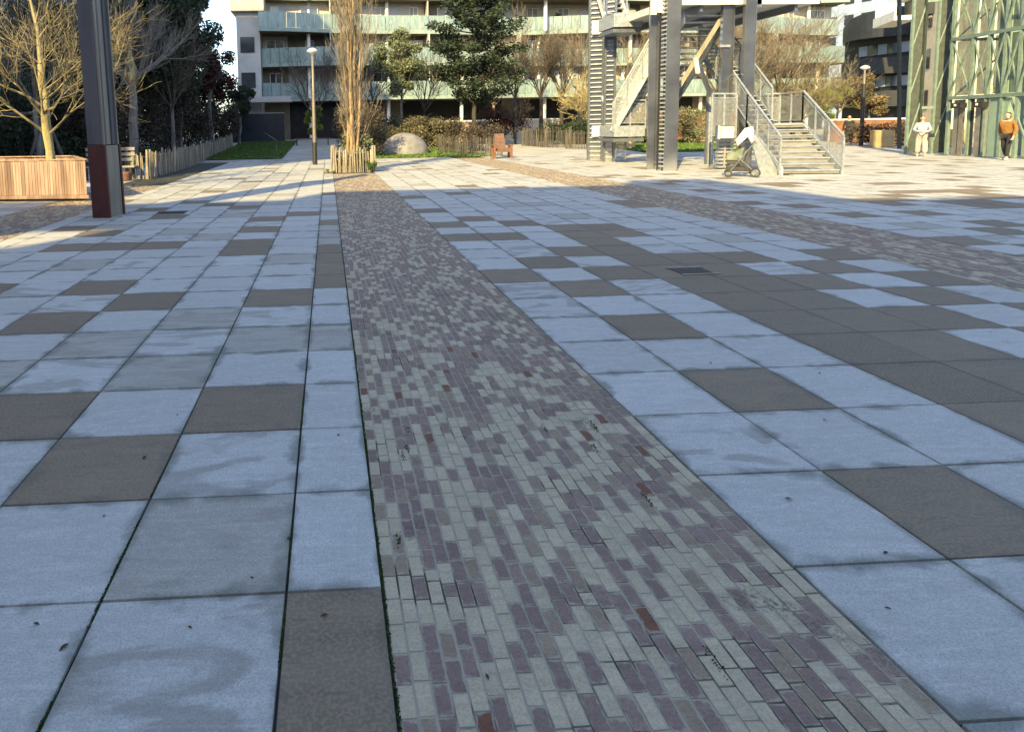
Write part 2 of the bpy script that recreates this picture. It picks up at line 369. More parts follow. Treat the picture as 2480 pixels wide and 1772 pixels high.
for (x0, x1, cid) in cols:
    for k in range(-3, 53):
        y0 = Y1+(k-1)*TY; key = (cid, k); tr = random.random()*.95; tg = 1 if random.random() < .16 else 0; mi = 0
        cn = cid[0]; ci = int(cid[1:]) if cid[1:].isdigit() else 0
        if key in dark: mi = 1
        elif key in mid: mi = 2; tg = .6
        elif cid in ('R4', 'R5') and k <= 9: mi = 1
        elif cn == 'R' and ci in (6, 7, 8) and k <= 9: mi = 1 if (k+ci) % 2 else 0
        elif k > 8:
            pr = .075 if k < 26 else .05
            if cn == 'S': pr = .28 if k < 20 else .10
            if random.random() < pr: mi = 1
            elif random.random() < .14: mi = 2
        elif cn in ('S', 'M') and random.random() < .25: mi = 1
        z = random.uniform(-.0012, .0012)
        tiles.append((x0, x1, y0, y0+TY, z, mi, tr, tg if mi != 1 else 0, .0018 if cid in ('R4', 'R5', 'R6') and mi == 1 else .0035, .0025, 0))
build_tiles('paving', tiles, [M['slab_light'], M['slab_dark'], M['slab_mid']])
# bed under the slabs
b = MB(); b.quad((-24, -1, -.016), (46, -1, -.016), (46, 34, -.016), (-24, 34, -.016)); b.build('joint_bed', M['joint'], kind='structure')
def brick_strip(name, X0, X1, ya, yb, seed):
    rr = random.Random(seed); n = round((X1-X0)/.0505); wdt = (X1-X0)/n; T = []
    L = .116
    for i in range(n):
        y = ya-rr.random()*L
        off = 0
        while y < yb:
            l = L*rr.uniform(.93, 1.07)
            if rr.random() < .04: l *= .55
            q = rr.random(); q = q+min(.30, max(0, (y-1.2)*.06)) if q < .96 else q; cl = sin(y*5.1+i*.55)+sin(y*1.7-i*.9)
            mi = 0 if q < .64-.13*cl else (1 if q < .995 or y > 5 or q > 1 else 2)
            x0 = X0+i*wdt
            if mi == 2 and y > 6: mi = 1
            if rr.random() < .10 and mi < 2: mi = 3
            T.append((x0, x0+wdt, y, y+l, rr.uniform(-.0022, .0006), mi, rr.random()*1.1, 0, rr.uniform(.0004, .0019), .0022, rr.uniform(-.014, .014)))
            y += l
    build_tiles(name, T, [M['brick_pale'], M['brick_purple'], M['brick_red'], M['brick_brown']], hgt=.012)
    b = MB(); b.quad((X0, ya-.2, -.0032), (X1, ya-.2, -.0032), (X1, yb, -.0032), (X0, yb, -.0032))
    b.build('mortar_bed', M['mortar'], kind='structure')
brick_strip('brick_path', .16, 1.635, .9, 23.5, 1)
brick_strip('brick_path', SR0+.005, SR1-.005, 3.0, 33, 2)
brick_strip('brick_path', SL0+.005, SL1-.005, 6.0, 20, 3)
# lawns
def lawn(name, poly, nblade, seed, mt_='grass', h=.07):
    rr = random.Random(seed); b = MB()
    # rows of strips following the slope
    (xa, xb, ya, yb) = poly
    n = 10
    for i in range(n):
        y0 = ya+(yb-ya)*i/n; y1 = ya+(yb-ya)*(i+1)/n
        b.quad((xa, y0, rise(y0)+.015), (xb, y0, rise(y0)+.015), (xb, y1, rise(y1)+.015), (xa, y1, rise(y1)+.015))
    for _ in range(nblade):
        px_ = rr.uniform(xa, xb); py_ = rr.uniform(ya, yb); a = rr.uniform(0, pi); s = rr.uniform(.03, .07)
        dx, dy = cos(a)*s, sin(a)*s; z = rise(py_)+.01; hh = h*rr.uniform(.5, 1.5)
        b.quad((px_-dx, py_-dy, z), (px_+dx, py_+dy, z), (px_+dx*.4+.02, py_+dy*.4, z+hh), (px_-dx*.4+.02, py_-dy*.4, z+hh))
    return b.build(name, M[mt_], kind='stuff', label='short green lawn grass', category='grass')
lawn('lawn', (-6.9, -2.55, 36.6, 55), 6000, 5)['label'] = 'dark shaded lawn left of the slab path'
lawn('lawn', (1.9, 8.6, 34.4, 52), 8000, 6)['label'] = 'shaded lawn around the concrete dome'
lawn('lawn', (17.5, 25, 35.6, 46), 7000, 7)['label'] = 'bright sunlit lawn seen through the stair tower'
lawn('lawn', (-24, -9.3, 33, 50), 6000, 8)['label'] = 'green play lawn behind the wooden planter'

# ------------------------------------------------------------------ buildings that cast the shade over the plaza (behind the viewer)
def simple_block(name, label, x0, x1, y0, y1, H, wallm, facade_y=None, floors=None, canopy=None):
    t = thing(name, label, 'building', ((x0+x1)/2, (y0+y1)/2, 0))
    b = MB(); b.box(x0, x1, y0, y1, 0, H); b.build('wall', wallm, t)
    fl = floors or int(H/3)
    fy = y1
    for f in range(fl):
        n = min(10, int((x1-x0)/4))
        for i in range(n):
            xx = x1-2-i*4; wn = MB()
            wn.box(xx-.8, xx+.8, fy, fy+.04, f*3+.9, f*3+2.4)
            wn.build('window', M['window'], t)
    if canopy:
        cb = MB(); (ca, cb_, cc, cd, z0, z1) = canopy; cb.box(ca, cb_, cc, cd, z0, z1); cb.build('roof_canopy', M['wall_brown'], t)
    return t
simple_block('apartment_block', 'tall cream apartment block behind the viewer shading the plaza', -75, -23.6, -34, -14, 20.0, M['wall_cream'])
simple_block('apartment_block', 'white apartment block behind the viewer, tall middle part', -17.8, -10.3, -34, -14, 20.6, M['wall_white'])
simple_block('apartment_block', 'cream stair head behind the viewer, highest of the row', -10.3, -8.2, -34, -14.2, 21.6, M['wall_cream'])
simple_block('apartment_block', 'long white apartment block behind the viewer at the right', -8.2, 60, -34, -14.4, 18.0, M['wall_white'])
t = simple_block('apartment_block', 'low link block behind the viewer with a slotted screen added to shape a sun patch', -23.6, -17.8, -34, -14, 15.7, M['wall_brown'])
b = MB(); b.box(-20.3, -17.8, -14.5, -14, 17.0, 19.4); b.box(-23.6, -20.301, -14.5, -14, 15.71, 19.4); b.build('sun_slot_screen', M['wall_brown'], t)  # added screen; its slot lets through a sun patch by the planter
for xx in (-20.1, -18.0):
    b = MB(); b.box(xx-.1, xx+.1, -14.4, -14.1, 15.7, 16.9); b.build('post', M['wall_brown'], t)  # posts of the added slotted screen
simple_block('tower_block', 'tall white tower block added unseen left of the plaza to shade its far left', -45, -18.5, 3, 27, 32, M['wall_white'])  # unseen block added to shade the left facade, path and thicket

def leaf_crown(mb, clumps, n, size, rr, flat=1.0):
    """clumps: (centre, rx, ry, rz); small leaf quads through the volume, denser near the clump surface"""
    for _ in range(n):
        c, rx, ry, rz = rr.choice(clumps)
        v = Vector((rr.gauss(0, 1), rr.gauss(0, 1), rr.gauss(0, 1))).normalized()*(rr.random()**.45)
        p = Vector(c)+Vector((v.x*rx, v.y*ry, v.z*rz)); s = size*rr.uniform(.5, 1.4)
        a = Vector((rr.gauss(0, 1), rr.gauss(0, 1), rr.gauss(0, 1)*flat)).normalized()
        b_ = a.cross(Vector((rr.gauss(0, 1), rr.gauss(0, 1), rr.gauss(0, 1)))).normalized()
        a = a*s; b_ = b_*s*.55
        mb.quad(p-a, p+b_*.9, p+a, p-b_*.9)
# ------------------------------------------------------------------ the curved balcony building
def main_building():
    t = thing('apartment_building', 'long pale apartment building with curved green glass balconies across the background', 'building', (22, 62, rise(60)))
    XL, XR = -5.6, 50.3
    def base(x): return 58+(x-XL)*5/55.8
    def edge(x, f):
        return base(x)+.9*sin(x*.16+f*1.9)+.35*sin(x*.41+f*2.3)
    zb = {1: 4.04, 2: 6.96, 3: 9.80, 4: 12.75, 5: 15.7}
    N = 72; xs = [XL+(XR-XL)*i/N for i in range(N+1)]
    # set-back wall per storey
    segs = [(-5.6, 1), (-3.4, 0), (0.5, 2), (3, 1), (7, 0), (9, 2), (13, 0), (16.5, 1), (18, 3), (20.5, 0), (24, 1), (27.5, 2), (30, 0), (33.5, 3), (36, 1), (40, 0), (42, 1), (44, 3), (47, 0), (50.3, 0)]
    for f in range(0, 5):
        z0 = rise(60)-.4 if f == 0 else zb[f]+.22; z1 = zb[f+1]
        dep = 2.0 if f else 2.6
        wm = [M['wall_cream'], M['wall_white'], M['wall_cream'], M['wall_brown'], M['wall_white']]
        mb = MB()
        for a, bq in zip(segs[:-1], segs[1:]):
            mi = (a[1]+f) % 3
            ya, yb2 = base(a[0])+dep, base(bq[0])+dep
            mb.hexa([(a[0], ya, z0), (bq[0], yb2, z0), (bq[0], yb2+.3, z0), (a[0], ya+.3, z0), (a[0], ya, z1), (bq[0], yb2, z1), (bq[0], yb2+.3, z1), (a[0], ya+.3, z1)], mi)
        mb.build('wall' if f else 'ground_floor_wall', [M['wall_cream'], M['wall_white'], M['wall_brown']] if f else [M['void_shade'], M['wall_brown'], M['void_shade']], t)  # ground floor shade under the balconies is put into the wall colour
        # windows
        rr = random.Random(40+f)
        if f == 0: continue
        for (a, bq) in zip(segs[:-1], segs[1:]):
            xm = (a[0]+bq[0])/2; wd = bq[0]-a[0]
            for q in range(max(1, int(wd/2.2))):
                cx = a[0]+(q+.5)*wd/max(1, int(wd/2.2)); ww = rr.choice([.8, 1.1, 1.6])
                if cx+ww/2 > bq[0]: continue
                y = base(cx)+dep
                fr = MB(); h0 = z0+.05; h1 = z1-.35
                for (u0, u1, v0, v1) in ((-ww/2, -ww/2+.07, h0, h1), (ww/2-.07, ww/2, h0, h1), (-ww/2+.07, ww/2-.07, h0, h0+.07), (-ww/2+.07, ww/2-.07, h1-.07, h1), (-.035, .035, h0+.07, h1-.07)):
                    fr.box(cx+u0, cx+u1, y-.12, y-.02, v0, v1)
                fo = fr.build('window', M['frame_white'], t)
                pn = MB(); pn.box(cx-ww/2+.07, cx+ww/2-.07, y-.08, y-.05, h0+.07, h1-.07); pn.build('pane', M[rr.choice(['window', 'window', 'window', 'curtain', 'blind', 'wall_white'])], fo)
    for f in range(1, 6):
        z = zb[f]
        sb = MB()
        for i in range(N):
            x0, x1 = xs[i], xs[i+1]; y0, y1 = edge(x0, f), edge(x1, f); yb0, yb1 = base(x0)+2.2, base(x1)+2.2
            sb.hexa([(x0, y0, z), (x1, y1, z), (x1, yb1, z), (x0, yb0, z), (x0, y0, z+.22), (x1, y1, z+.22), (x1, yb1, z+.22), (x0, yb0, z+.22)])
        sb.build('balcony_slab', M['soffit'], t)
        eb = MB(); gb = MB()
        for i in range(N):
            x0, x1 = xs[i], xs[i+1]; y0, y1 = edge(x0, f), edge(x1, f)
            eb.hexa([(x0, y0-.05, z+.03), (x1, y1-.05, z+.03), (x1, y1-.003, z+.03), (x0, y0-.003, z+.03), (x0, y0-.05, z+.34), (x1, y1-.05, z+.34), (x1, y1-.003, z+.34), (x0, y0-.003, z+.34)])
            if f < 5:
                g = .02
                gb.hexa([(x0+g, y0-.03, z+.36), (x1-g, y1-.03, z+.36), (x1-g, y1, z+.36), (x0+g, y0, z+.36), (x0+g, y0-.03, z+1.62), (x1-g, y1-.03, z+1.62), (x1-g, y1, z+1.62), (x0+g, y0, z+1.62)])
        eo = eb.build('slab_edge', M['slab_edge'], t)
        if f < 5: gb.build('glass_balustrade', M['glass_rail'], t)
        # dividers on the balconies
        if f < 5:
            for x in (0.4, 9.1, 17.6, 26, 34, 42.5):
                db = MB(); y = edge(x, f)+.15; db.box(x-.05, x+.05, y, base(x)+1.98, z+.22, zb[f+1])
                db.build('balcony_divider', M['wall_white'], t)
        if f < 5:
            r2 = random.Random(500+f)
            for q in range(7):
                x = r2.uniform(-4, 49); y = edge(x, f)+.6
                if r2.random() < .55:
                    fb = MB(); cl = [((x, y, z+1.2+r2.random()*.5), .35, .3, .5)]; leaf_crown(fb, cl, 260, .11, r2)
                    po = MB(); po.lathe((x, y, z+.22), [(.14, 0), (.19, .4), (.01, .4)], 10); o_ = po.build('plant_pot', M['terracotta'], t); fb.build('plant', M['leaf_green'], o_)
                else:
                    fb = MB(); fb.box(x-.4, x+.4, y, y+.5, z+.22, z+1.9+.4*r2.random()); fb.build('storage_screen', M[r2.choice(['wall_brown', 'blind', 'curtain'])], t)
        for x in (-1.5, 5.5, 12.2, 19.8, 28.2, 36.2, 47.3):
            y = edge(x, f)+1.0; z0 = rise(60)-.3 if f == 1 else zb[f-1]+.22
            c = MB(); c.tube((x, y, z0), (x, y, z), .16, .16, 12); c.build('column', M['white_paint'], t, smooth=True)
    rf = MB(); rf.hexa([(XL, base(XL)+1.4, 15.92), (XR, base(XR)+1.4, 15.92), (XR, base(XR)+12, 15.92), (XL, base(XL)+12, 15.92), (XL, base(XL)+1.4, 18.5), (XR, base(XR)+1.4, 18.5), (XR, base(XR)+12, 18.5), (XL, base(XL)+12, 18.5)])
    rf.build('penthouse', M['wall_white'], t)
    bk = MB(); bk.box(XL, XR, 66, 74, 0, 15.8); bk.build('core', M['wall_white'], t)
    # left end wall block: white, with cream cornice
    lb = MB(); lb.box(-7.6, -5.62, 58.0, 70, .2, 11.6); lb.build('end_wall', M['wall_white'], t)
    lc = MB(); lc.box(-8.0, -5.2, 57.5, 70, 11.6, 15.6); lc.build('end_cornice', M['wall_cream'], t)
    for z in (5.2, 8.2):
        e = MB(); e.box(-7.3, -6.1, 57.93, 57.995, z, z+1.3); e.build('end_window', M['window'], t)
    # low projecting porch on the ground floor, left
    p = MB(); p.box(-7.2, -3.0, 56.0, 57.8, 3.9, 4.35); p.build('porch_roof', M['wall_white'], t)
main_building()
# left building behind the trees
t = thing('apartment_block', 'pale grey and white apartment block behind the bare trees at left', 'building', (-30, 52, 0))
b = MB(); b.box(-46, -18.5, 46, 62, 0, 17); b.build('wall', M['wall_white'], t)
for f in range(5):
    wn = MB(); wn.box(-46, -18.5, 45.3, 45.997, f*3.3+3.0, f*3.3+3.25); wn.build('balcony_slab', M['wall_white'], t)
    for i in range(9):
        x = -44+i*2.9; wn = MB(); wn.box(x-.7, x+.7, 45.9, 45.99, f*3.3+.6, f*3.3+2.7)
        o = wn.build('window', M['frame_white'], t); q = MB(); q.box(x-.6, x+.6, 45.86, 45.899, f*3.3+.7, f*3.3+2.6); q.build('pane', M['window'], o)
b = MB(); b.box(-18.49, -18.3, 47, 60, 3, 16); b.build('side_cladding', M['blue_wall'], t)
# buildings at the right, their side walls running away along the view so that only the front shows from here
def far_block(name, label, px0, px1, Y0, Y1_, zt, zb0, m_, depth=8):
    A = up(px0, 250, Y0); B = up(px1, 250, Y1_); A.z = B.z = 0
    e = (B-A).normalized(); f = Vector((-e.y, e.x, 0))
    t = thing(name, label, 'building', (A.x, A.y, 0))
    b = MB(); b.obox((A+B)/2+f*depth/2, e, f, (B-A).length, depth, zb0, zt); b.build('wall', m_, t)
    return t, A, B, e, f
def fpart(t, A, e, f, u0, u1, v0, v1, z0, z1, nm, m_, par=None):
    b = MB(); P = [A+e*u0+f*v0, A+e*u1+f*v0, A+e*u1+f*v1, A+e*u0+f*v1]
    b.hexa([(q.x, q.y, z0) for q in P]+[(q.x, q.y, z1) for q in P]); return b.build(nm, m_, t)
t, A, B, e, f = far_block('apartment_block', 'dark slate clad building with curved top storeys at right background', 2040, 2206, 58, 52, 9.5, 0, M['dark_clad'])
L = (B-A).length
for k, (z0, z1) in enumerate(((2.6, 3.9), (5.3, 6.6), (8.3, 10.6))):
    b = MB(); n = 14
    for i in range(n):
        u0, u1 = L*i/n, L*(i+1)/n; c0, c1 = [-.3-1.5*sin(pi*min(1, max(0, u/L))) for u in (u0, u1)]
        zt0, zt1 = [z1-(1.0*(1-u/L)**2 if k == 2 else 0) for u in (u0, u1)]
        P = [A+e*u0+f*c0, A+e*u1+f*c1, A+e*u1+f*-.01, A+e*u0+f*-.01]
        b.hexa([(P[0].x, P[0].y, z0), (P[1].x, P[1].y, z0), (P[2].x, P[2].y, z0), (P[3].x, P[3].y, z0), (P[0].x, P[0].y, zt0), (P[1].x, P[1].y, zt1), (P[2].x, P[2].y, zt1), (P[3].x, P[3].y, zt0)])
    b.build('balcony_band', M['dark_clad'], t)
for k in range(2):
    for i in range(5):
        u = L*(.3+.14*i); w_ = .5 if i < 4 else .9
        o = fpart(t, A, e, f, u-w_, u+w_, -.06, -.005, 4.2+2.7*k, 5.2+2.7*k, 'window', M['dark_clad'])
        fpart(t, A, e, f, u-w_+.1, u+w_-.1, -.09, -.061, 4.28+2.7*k, 5.12+2.7*k, 'pane', M['blue_wall'] if i % 2 == 0 else M['window']).parent = o
        o.children[0].location = (0, 0, 0)
t, A, B, e, f = far_block('tower_block', 'blue grey tower block far behind the dark slate building', 1980, 2180, 96, 86, 34, 0, M['blue_wall'])
for k in range(6):
    for i in range(6): fpart(t, A, e, f, 1+i*2.2, 2.2+i*2.2, -.05, -.004, 12+k*2.9, 13.4+k*2.9, 'window', M['dark_clad'])
t, A, B, e, f = far_block('apartment_block', 'narrow sunlit white building seen between the green posts', 2226, 2300, 47, 43, 18, 0, M['wall_cream'], 5)
for k in range(5):
    fpart(t, A, e, f, .8, 1.3, -.05, -.004, 2.2+k*2.9, 3.6+k*2.9, 'window', M['window'])
t, A, B, e, f = far_block('apartment_block', 'grey corner bay with a white balcony above the dark slate building', 2158, 2212, 50, 46, 18, 10.4, M['slab_grey'], 4)
L = (B-A).length
fpart(t, A, e, f, -.1, L, -1.4, -.01, 8.6, 8.9, 'balcony_slab', M['white_paint']); fpart(t, A, e, f, -.1, L, -1.4, -1.3, 8.901, 9.3, 'balcony_front', M['white_paint']); fpart(t, A, e, f, -.1, .1, -1.299, -.01, 8.901, 10.39, 'balcony_cheek', M['white_paint'])
fpart(t, A, e, f, 0, L, 0.5, 4, 8.9, 10.39, 'recess_wall', M['dark_clad'])
fpart(t, A, e, f, .9, 1.6, -.05, -.004, 10.9, 11.6, 'window', M['window'])

# ------------------------------------------------------------------ trees
def grow(mb, p, d, L, r, depth, rr, style, mi=0, tips=None):
    """recursive bare branch"""
    n = style.get('seg', 4); pos = Vector(p); d = Vector(d).normalized(); pts = [(pos.copy(), d.copy(), r)]
    for i in range(n):
        d = (d+Vector((rr.gauss(0, 1), rr.gauss(0, 1), rr.gauss(0, 1)))*style['wob']+Vector((0, 0, 1))*style['lift']).normalized()
        r2 = max(style.get('rmin', .004), r*(1-(i+1)/n*(1-style['taper'])))
        q = pos+d*(L/n); mb.tube(pos, q, pts[-1][2], r2, 7 if r > .06 else (4 if r > .012 else 3), mi)
        pos = q; pts.append((pos.copy(), d.copy(), r2))
    if depth == 0:
        if tips is not None: tips.append((pos, d))
        return
    k = style['kids'][0] if depth == style['depth'] else style['kids'][1]
    for j in range(k):
        f = rr.uniform(style.get('from', .3), 1); idx = min(n-1, int(f*n)); a, b_ = pts[idx], pts[idx+1]
        u = f*n-idx; pp = a[0].lerp(b_[0], u); dd = a[1]
        ax = Vector((rr.gauss(0, 1), rr.gauss(0, 1), rr.gauss(0, .4)))
        ax = (ax-ax.dot(dd)*dd).normalized()
        ang = style['ang']*rr.uniform(.6, 1.3)
        nd = (dd*cos(ang)+ax*sin(ang))
        grow(mb, pp, nd, L*style['ratio']*rr.uniform(.7, 1.15), max(style.get('rmin', .004), a[2]*style.get('rr', .5)), depth-1, rr, style, mi, tips)
    grow(mb, pos, d, L*style['ratio'], pts[-1][2], depth-1, rr, style, mi, tips)

def bare_tree(base, H, r, label, style, bark, twig, seed, lean=(0, 0), trunk_h=None, group=None, name='bare_tree'):
    rr = random.Random(seed); base = Vector(base); t = thing(name, label, 'tree', base, group)
    th = trunk_h or H*.35; tb = MB(); top = base+Vector((lean[0]*th, lean[1]*th, th))
    p = base.copy(); rad = r*1.25; n = 6
    for i in range(n):
        q = base.lerp(top, (i+1)/n)+Vector((rr.gauss(0, r*.2), rr.gauss(0, r*.2), 0)); r2 = r*(1.25-.5*(i+1)/n) if i else r
        tb.tube(p, q, rad, r2, 10); p, rad = q, r2
    tb.build('trunk', bark, t, smooth=True)
    cb = MB(); tips = []
    for j in range(style['limbs']):
        a = j*2*pi/style['limbs']+rr.uniform(-.4, .4); s = style['spread']*rr.uniform(.7, 1.2)
        hh = rr.uniform(-style.get('band', .15), 0)*th
        d = Vector((cos(a)*s, sin(a)*s, 1)); grow(cb, p+Vector((0, 0, hh)), d, (H-th)*style['len']*rr.uniform(.8, 1.1), rad*style.get('lr', .5), style['depth'], rr, style, 0, tips)
    grow(cb, p, (lean[0], lean[1], 1), (H-th)*style['len'], rad*.8, style['depth'], rr, style, 0, tips)
    cb.build('crown', twig, t)
    return t, tips
S_SPREAD = dict(wob=.13, lift=.05, taper=.45, kids=(5, 4), depth=3, ang=.75, ratio=.58, limbs=7, spread=1.3, len=.42, rr=.5, lr=.42)
S_FAR = dict(wob=.12, lift=.10, taper=.45, kids=(6, 5), depth=3, ang=.6, ratio=.60, limbs=7, spread=.8, len=.44, rr=.55, lr=.55, rmin=.0075)
S_UP = dict(wob=.10, lift=.12, taper=.45, kids=(5, 4), depth=3, ang=.5, ratio=.60, limbs=6, spread=.7, len=.42, rr=.5, lr=.5)

def leafy_tree(base, H, r, label, crown, nclump, nleaf, size, leafmat, bark, seed, name='leafy_tree', trunk_top=None, clump=(.35, .25), group=None, mat2=None):
    """crown: (cx,cy,cz,rx,ry,rz) relative to the base"""
    rr = random.Random(seed); base = Vector(base); t = thing(name, label, 'tree', base, group)
    cc = base+Vector(crown[:3]); rx, ry, rz = crown[3:]; tb = MB(); top = cc+Vector((0, 0, rz*.3)); p = base.copy(); rad = r*1.2
    n = 7
    for i in range(n):
        q = base.lerp(top, (i+1)/n)+Vector((rr.gauss(0, r*.3), rr.gauss(0, r*.3), 0)); r2 = r*(1.15-.8*(i+1)/n)
        tb.tube(p, q, rad, r2, 9); p, rad = q, r2
    tb.build('trunk', bark, t, smooth=True)
    cl = []; lb = MB()
    for i in range(nclump):
        v = Vector((rr.gauss(0, 1), rr.gauss(0, 1), rr.gauss(0, 1))).normalized()*(rr.random()**.4)
        c = cc+Vector((v.x*rx, v.y*ry, v.z*rz)); k = rr.uniform(.6, 1.3)
        cl.append((c, rx*clump[0]*k, ry*clump[0]*k, rz*clump[1]*k))
        s = base.lerp(top, rr.uniform(.45, .95)); m_ = s.lerp(c, .5)+Vector((0, 0, -.1*rz)); lb.tube(s, m_, r*.32, r*.2, 5); lb.tube(m_, c, r*.2, r*.06, 4)
    lb.build('limbs', bark, t)
    mb = MB(); leaf_crown(mb, cl, nleaf, size, rr); mb.build('crown', leafmat, t)
    return t
def bush(base, rx, ry, h, label, leafmat, nleaf, size, seed, name='bush', twig=None, cat='bush', n=14, group=None):
    rr = random.Random(seed); base = Vector(base); t = thing(name, label, cat, base, group)
    cl = []; sb = MB()
    for i in range(n):
        a = rr.uniform(0, 2*pi); q = rr.random()**.5; c = base+Vector((cos(a)*rx*q, sin(a)*ry*q, h*rr.uniform(.2, .9)))
        cl.append((c, rx*.4, ry*.4, h*.26))
        sb.tube(base+Vector((rr.gauss(0, .2)*rx, rr.gauss(0, .2)*ry, -.05)), c, .035, .012, 4)
        for _ in range(5):
            e = c+Vector((rr.gauss(0, .3)*rx, rr.gauss(0, .3)*ry, rr.uniform(.0, .35)*h)); sb.tube(c, e, .012, .004, 3)
    sb.build('stems', twig or M['bark_dark'], t)
    mb = MB(); leaf_crown(mb, cl, nleaf, size, rr); mb.build('foliage', leafmat, t)
    return t

# tree in the wooden planter (yellow lit bark)
bare_tree((-7.08, 17.3, .75), 7.5, .105, 'yellow barked bare tree growing in the long wooden planter', dict(S_SPREAD, limbs=13, spread=1.45, len=.38, band=.75, kids=(5, 4), rmin=.0035), M['bark_yellow'], M['twig_yellow'], 3, lean=(-.05, 0), trunk_h=2.6)
# pollard with a yellow knuckle
pb = at(330, 372)
pb = Vector((-8.6, 30, 0))
t, _ = bare_tree(pb, 9.5, .19, 'grey trunked pollard tree with a mossy yellow knuckle behind the paling fence', dict(S_UP, limbs=9, spread=1.5, kids=(5, 5), lift=.10), M['bark_grey'], M['bark_grey'], 5, trunk_h=4.0)
b = MB(); b.lathe(pb+Vector((0, 0, 3.75)), [(.17, 0), (.30, .15), (.34, .4), (.26, .65), (.14, 1.0), (.07, 1.5)], 12); b.build('knuckle', M['bark_yellow'], t, smooth=True)
bare_tree((-16.5, 33, 0), 10, .16, 'sunlit bare tree with a wide crown at the far left edge', dict(S_SPREAD, kids=(6, 5)), M['bark_yellow'], M['twig_warm'], 8, trunk_h=3.0)
bare_tree((-11.5, 27, 0), 9.5, .14, 'slender bare tree just left of the steel pillar', dict(S_UP, kids=(5, 5)), M['bark_grey'], M['twig_warm'], 9, trunk_h=2.8)
bare_tree((-10.2, 32.5, 0), 9, .12, 'grey bare tree standing just behind the pollard tree', dict(S_FAR, kids=(4, 4), rmin=.006), M['bark_grey'], M['bark_grey'], 55, trunk_h=3)
bare_tree((-7.9, 34.5, 0), 8.5, .10, 'grey bare tree in front of the copper tree behind the paling fence', dict(S_FAR, kids=(4, 3), rmin=.006), M['bark_grey'], M['twig_dark'], 56, trunk_h=3)
# evergreens and dark trees at left
leafy_tree((-11.2, 36, 0), 13, .22, 'tall dark evergreen tree nearest the paling fence', (0.3, 0, 8.0, 4.2, 3.0, 4.6), 60, 42000, .12, M['leaf_dark'], M['bark_grey'], 21, name='evergreen_tree')
leafy_tree((-9.3, 42, .2), 12, .2, 'dark evergreen tree with its crown against the blue sky gap', (-.2, 0, 7.4, 2.7, 2.6, 4.2), 44, 30000, .12, M['leaf_dark'], M['bark_grey'], 22, name='evergreen_tree')
leafy_tree((-8.3, 47, .4), 8, .17, 'red brown leaved tree at the end of the paling fence', (0.3, 0, 5.6, 1.5, 1.9, 2.2), 24, 12000, .10, M['leaf_red'], M['bark_grey'], 23, name='copper_tree')
leafy_tree((-6.9, 52, .55), 6, .12, 'small dark evergreen in front of the white end wall', (0.3, 0, 3.8, 1.1, 1.2, 1.5), 16, 6000, .09, M['leaf_dark'], M['bark_grey'], 24, name='evergreen_tree')
leafy_tree((-18, 42, 0), 14, .22, 'large dark evergreen tree in front of the pale left building', (0, 0, 6.8, 4.6, 3, 4.8), 22, 7000, .13, M['leaf_dark'], M['bark_grey'], 25, name='evergreen_tree')
for i, (x, y, rx, h, lab, m_) in enumerate([(-10.6, 31.5, 1.5, 3.4, 'brown leafless thicket directly behind the front end of the paling fence', 'leaf_brown'),
        (-10.9, 35.5, 2.2, 5.0, 'tall brown thicket below the evergreen crown', 'leaf_brown'), (-9.6, 40, 1.9, 5.0, 'dark brown thicket in the middle of the paling fence', 'leaf_brown'),
        (-9.2, 45, 1.7, 5.0, 'dark thicket behind the far third of the paling fence', 'leaf_brown'), (-13.5, 31, 2.4, 4.0, 'dark hedge bush behind the pollard tree', 'leaf_dark'),
        (-17, 28, 2.6, 2.8, 'low dark hedge bush behind the wooden planter', 'leaf_dark'), (-21, 30, 3, 3.0, 'dark hedge bush at the far left edge', 'leaf_dark'), (-8.3, 50, 1.4, 3.0, 'dark thicket at the far end of the paling fence', 'leaf_brown')]):
    bush((x, y, rise(y)), rx, 1.9, h, lab, M[m_], 9000, .085, 60+i, name='thicket' if m_ == 'leaf_brown' else 'hedge_bush', n=20)

for i, (x, y, rx, h, lab) in enumerate([(-12, 53, 4.2, 5.5, 'tall dark hedge closing the view behind the copper tree'), (-17.5, 44.5, 3.5, 4.2, 'dark hedge in front of the pale left building'), (-24, 43, 4, 4.0, 'dark hedge at the foot of the pale left building')]):
    bush((x, y, rise(y)-.2), rx, 1.6, h, lab, M['leaf_dark'], 14000, .14, 160+i, name='hedge', n=34)
# planting on the far side of the lawn
leafy_tree((-.95, 52, .55), 3.2, .09, 'small lime green tree glowing beside the street lamp', (0, 0, 1.75, .75, .7, 1.05), 14, 6000, .07, M['leaf_lime'], M['bark_yellow'], 31, name='small_tree')
leafy_tree((5.3, 47, .35), 8, .09, 'pale olive green tree with a thin white trunk behind the dome', (-.1, 0, 5.6, 1.75, 1.5, 2.3), 46, 26000, .08, M['leaf_pale'], M['bark_grey'], 32, name='olive_tree', clump=(.28, .2))
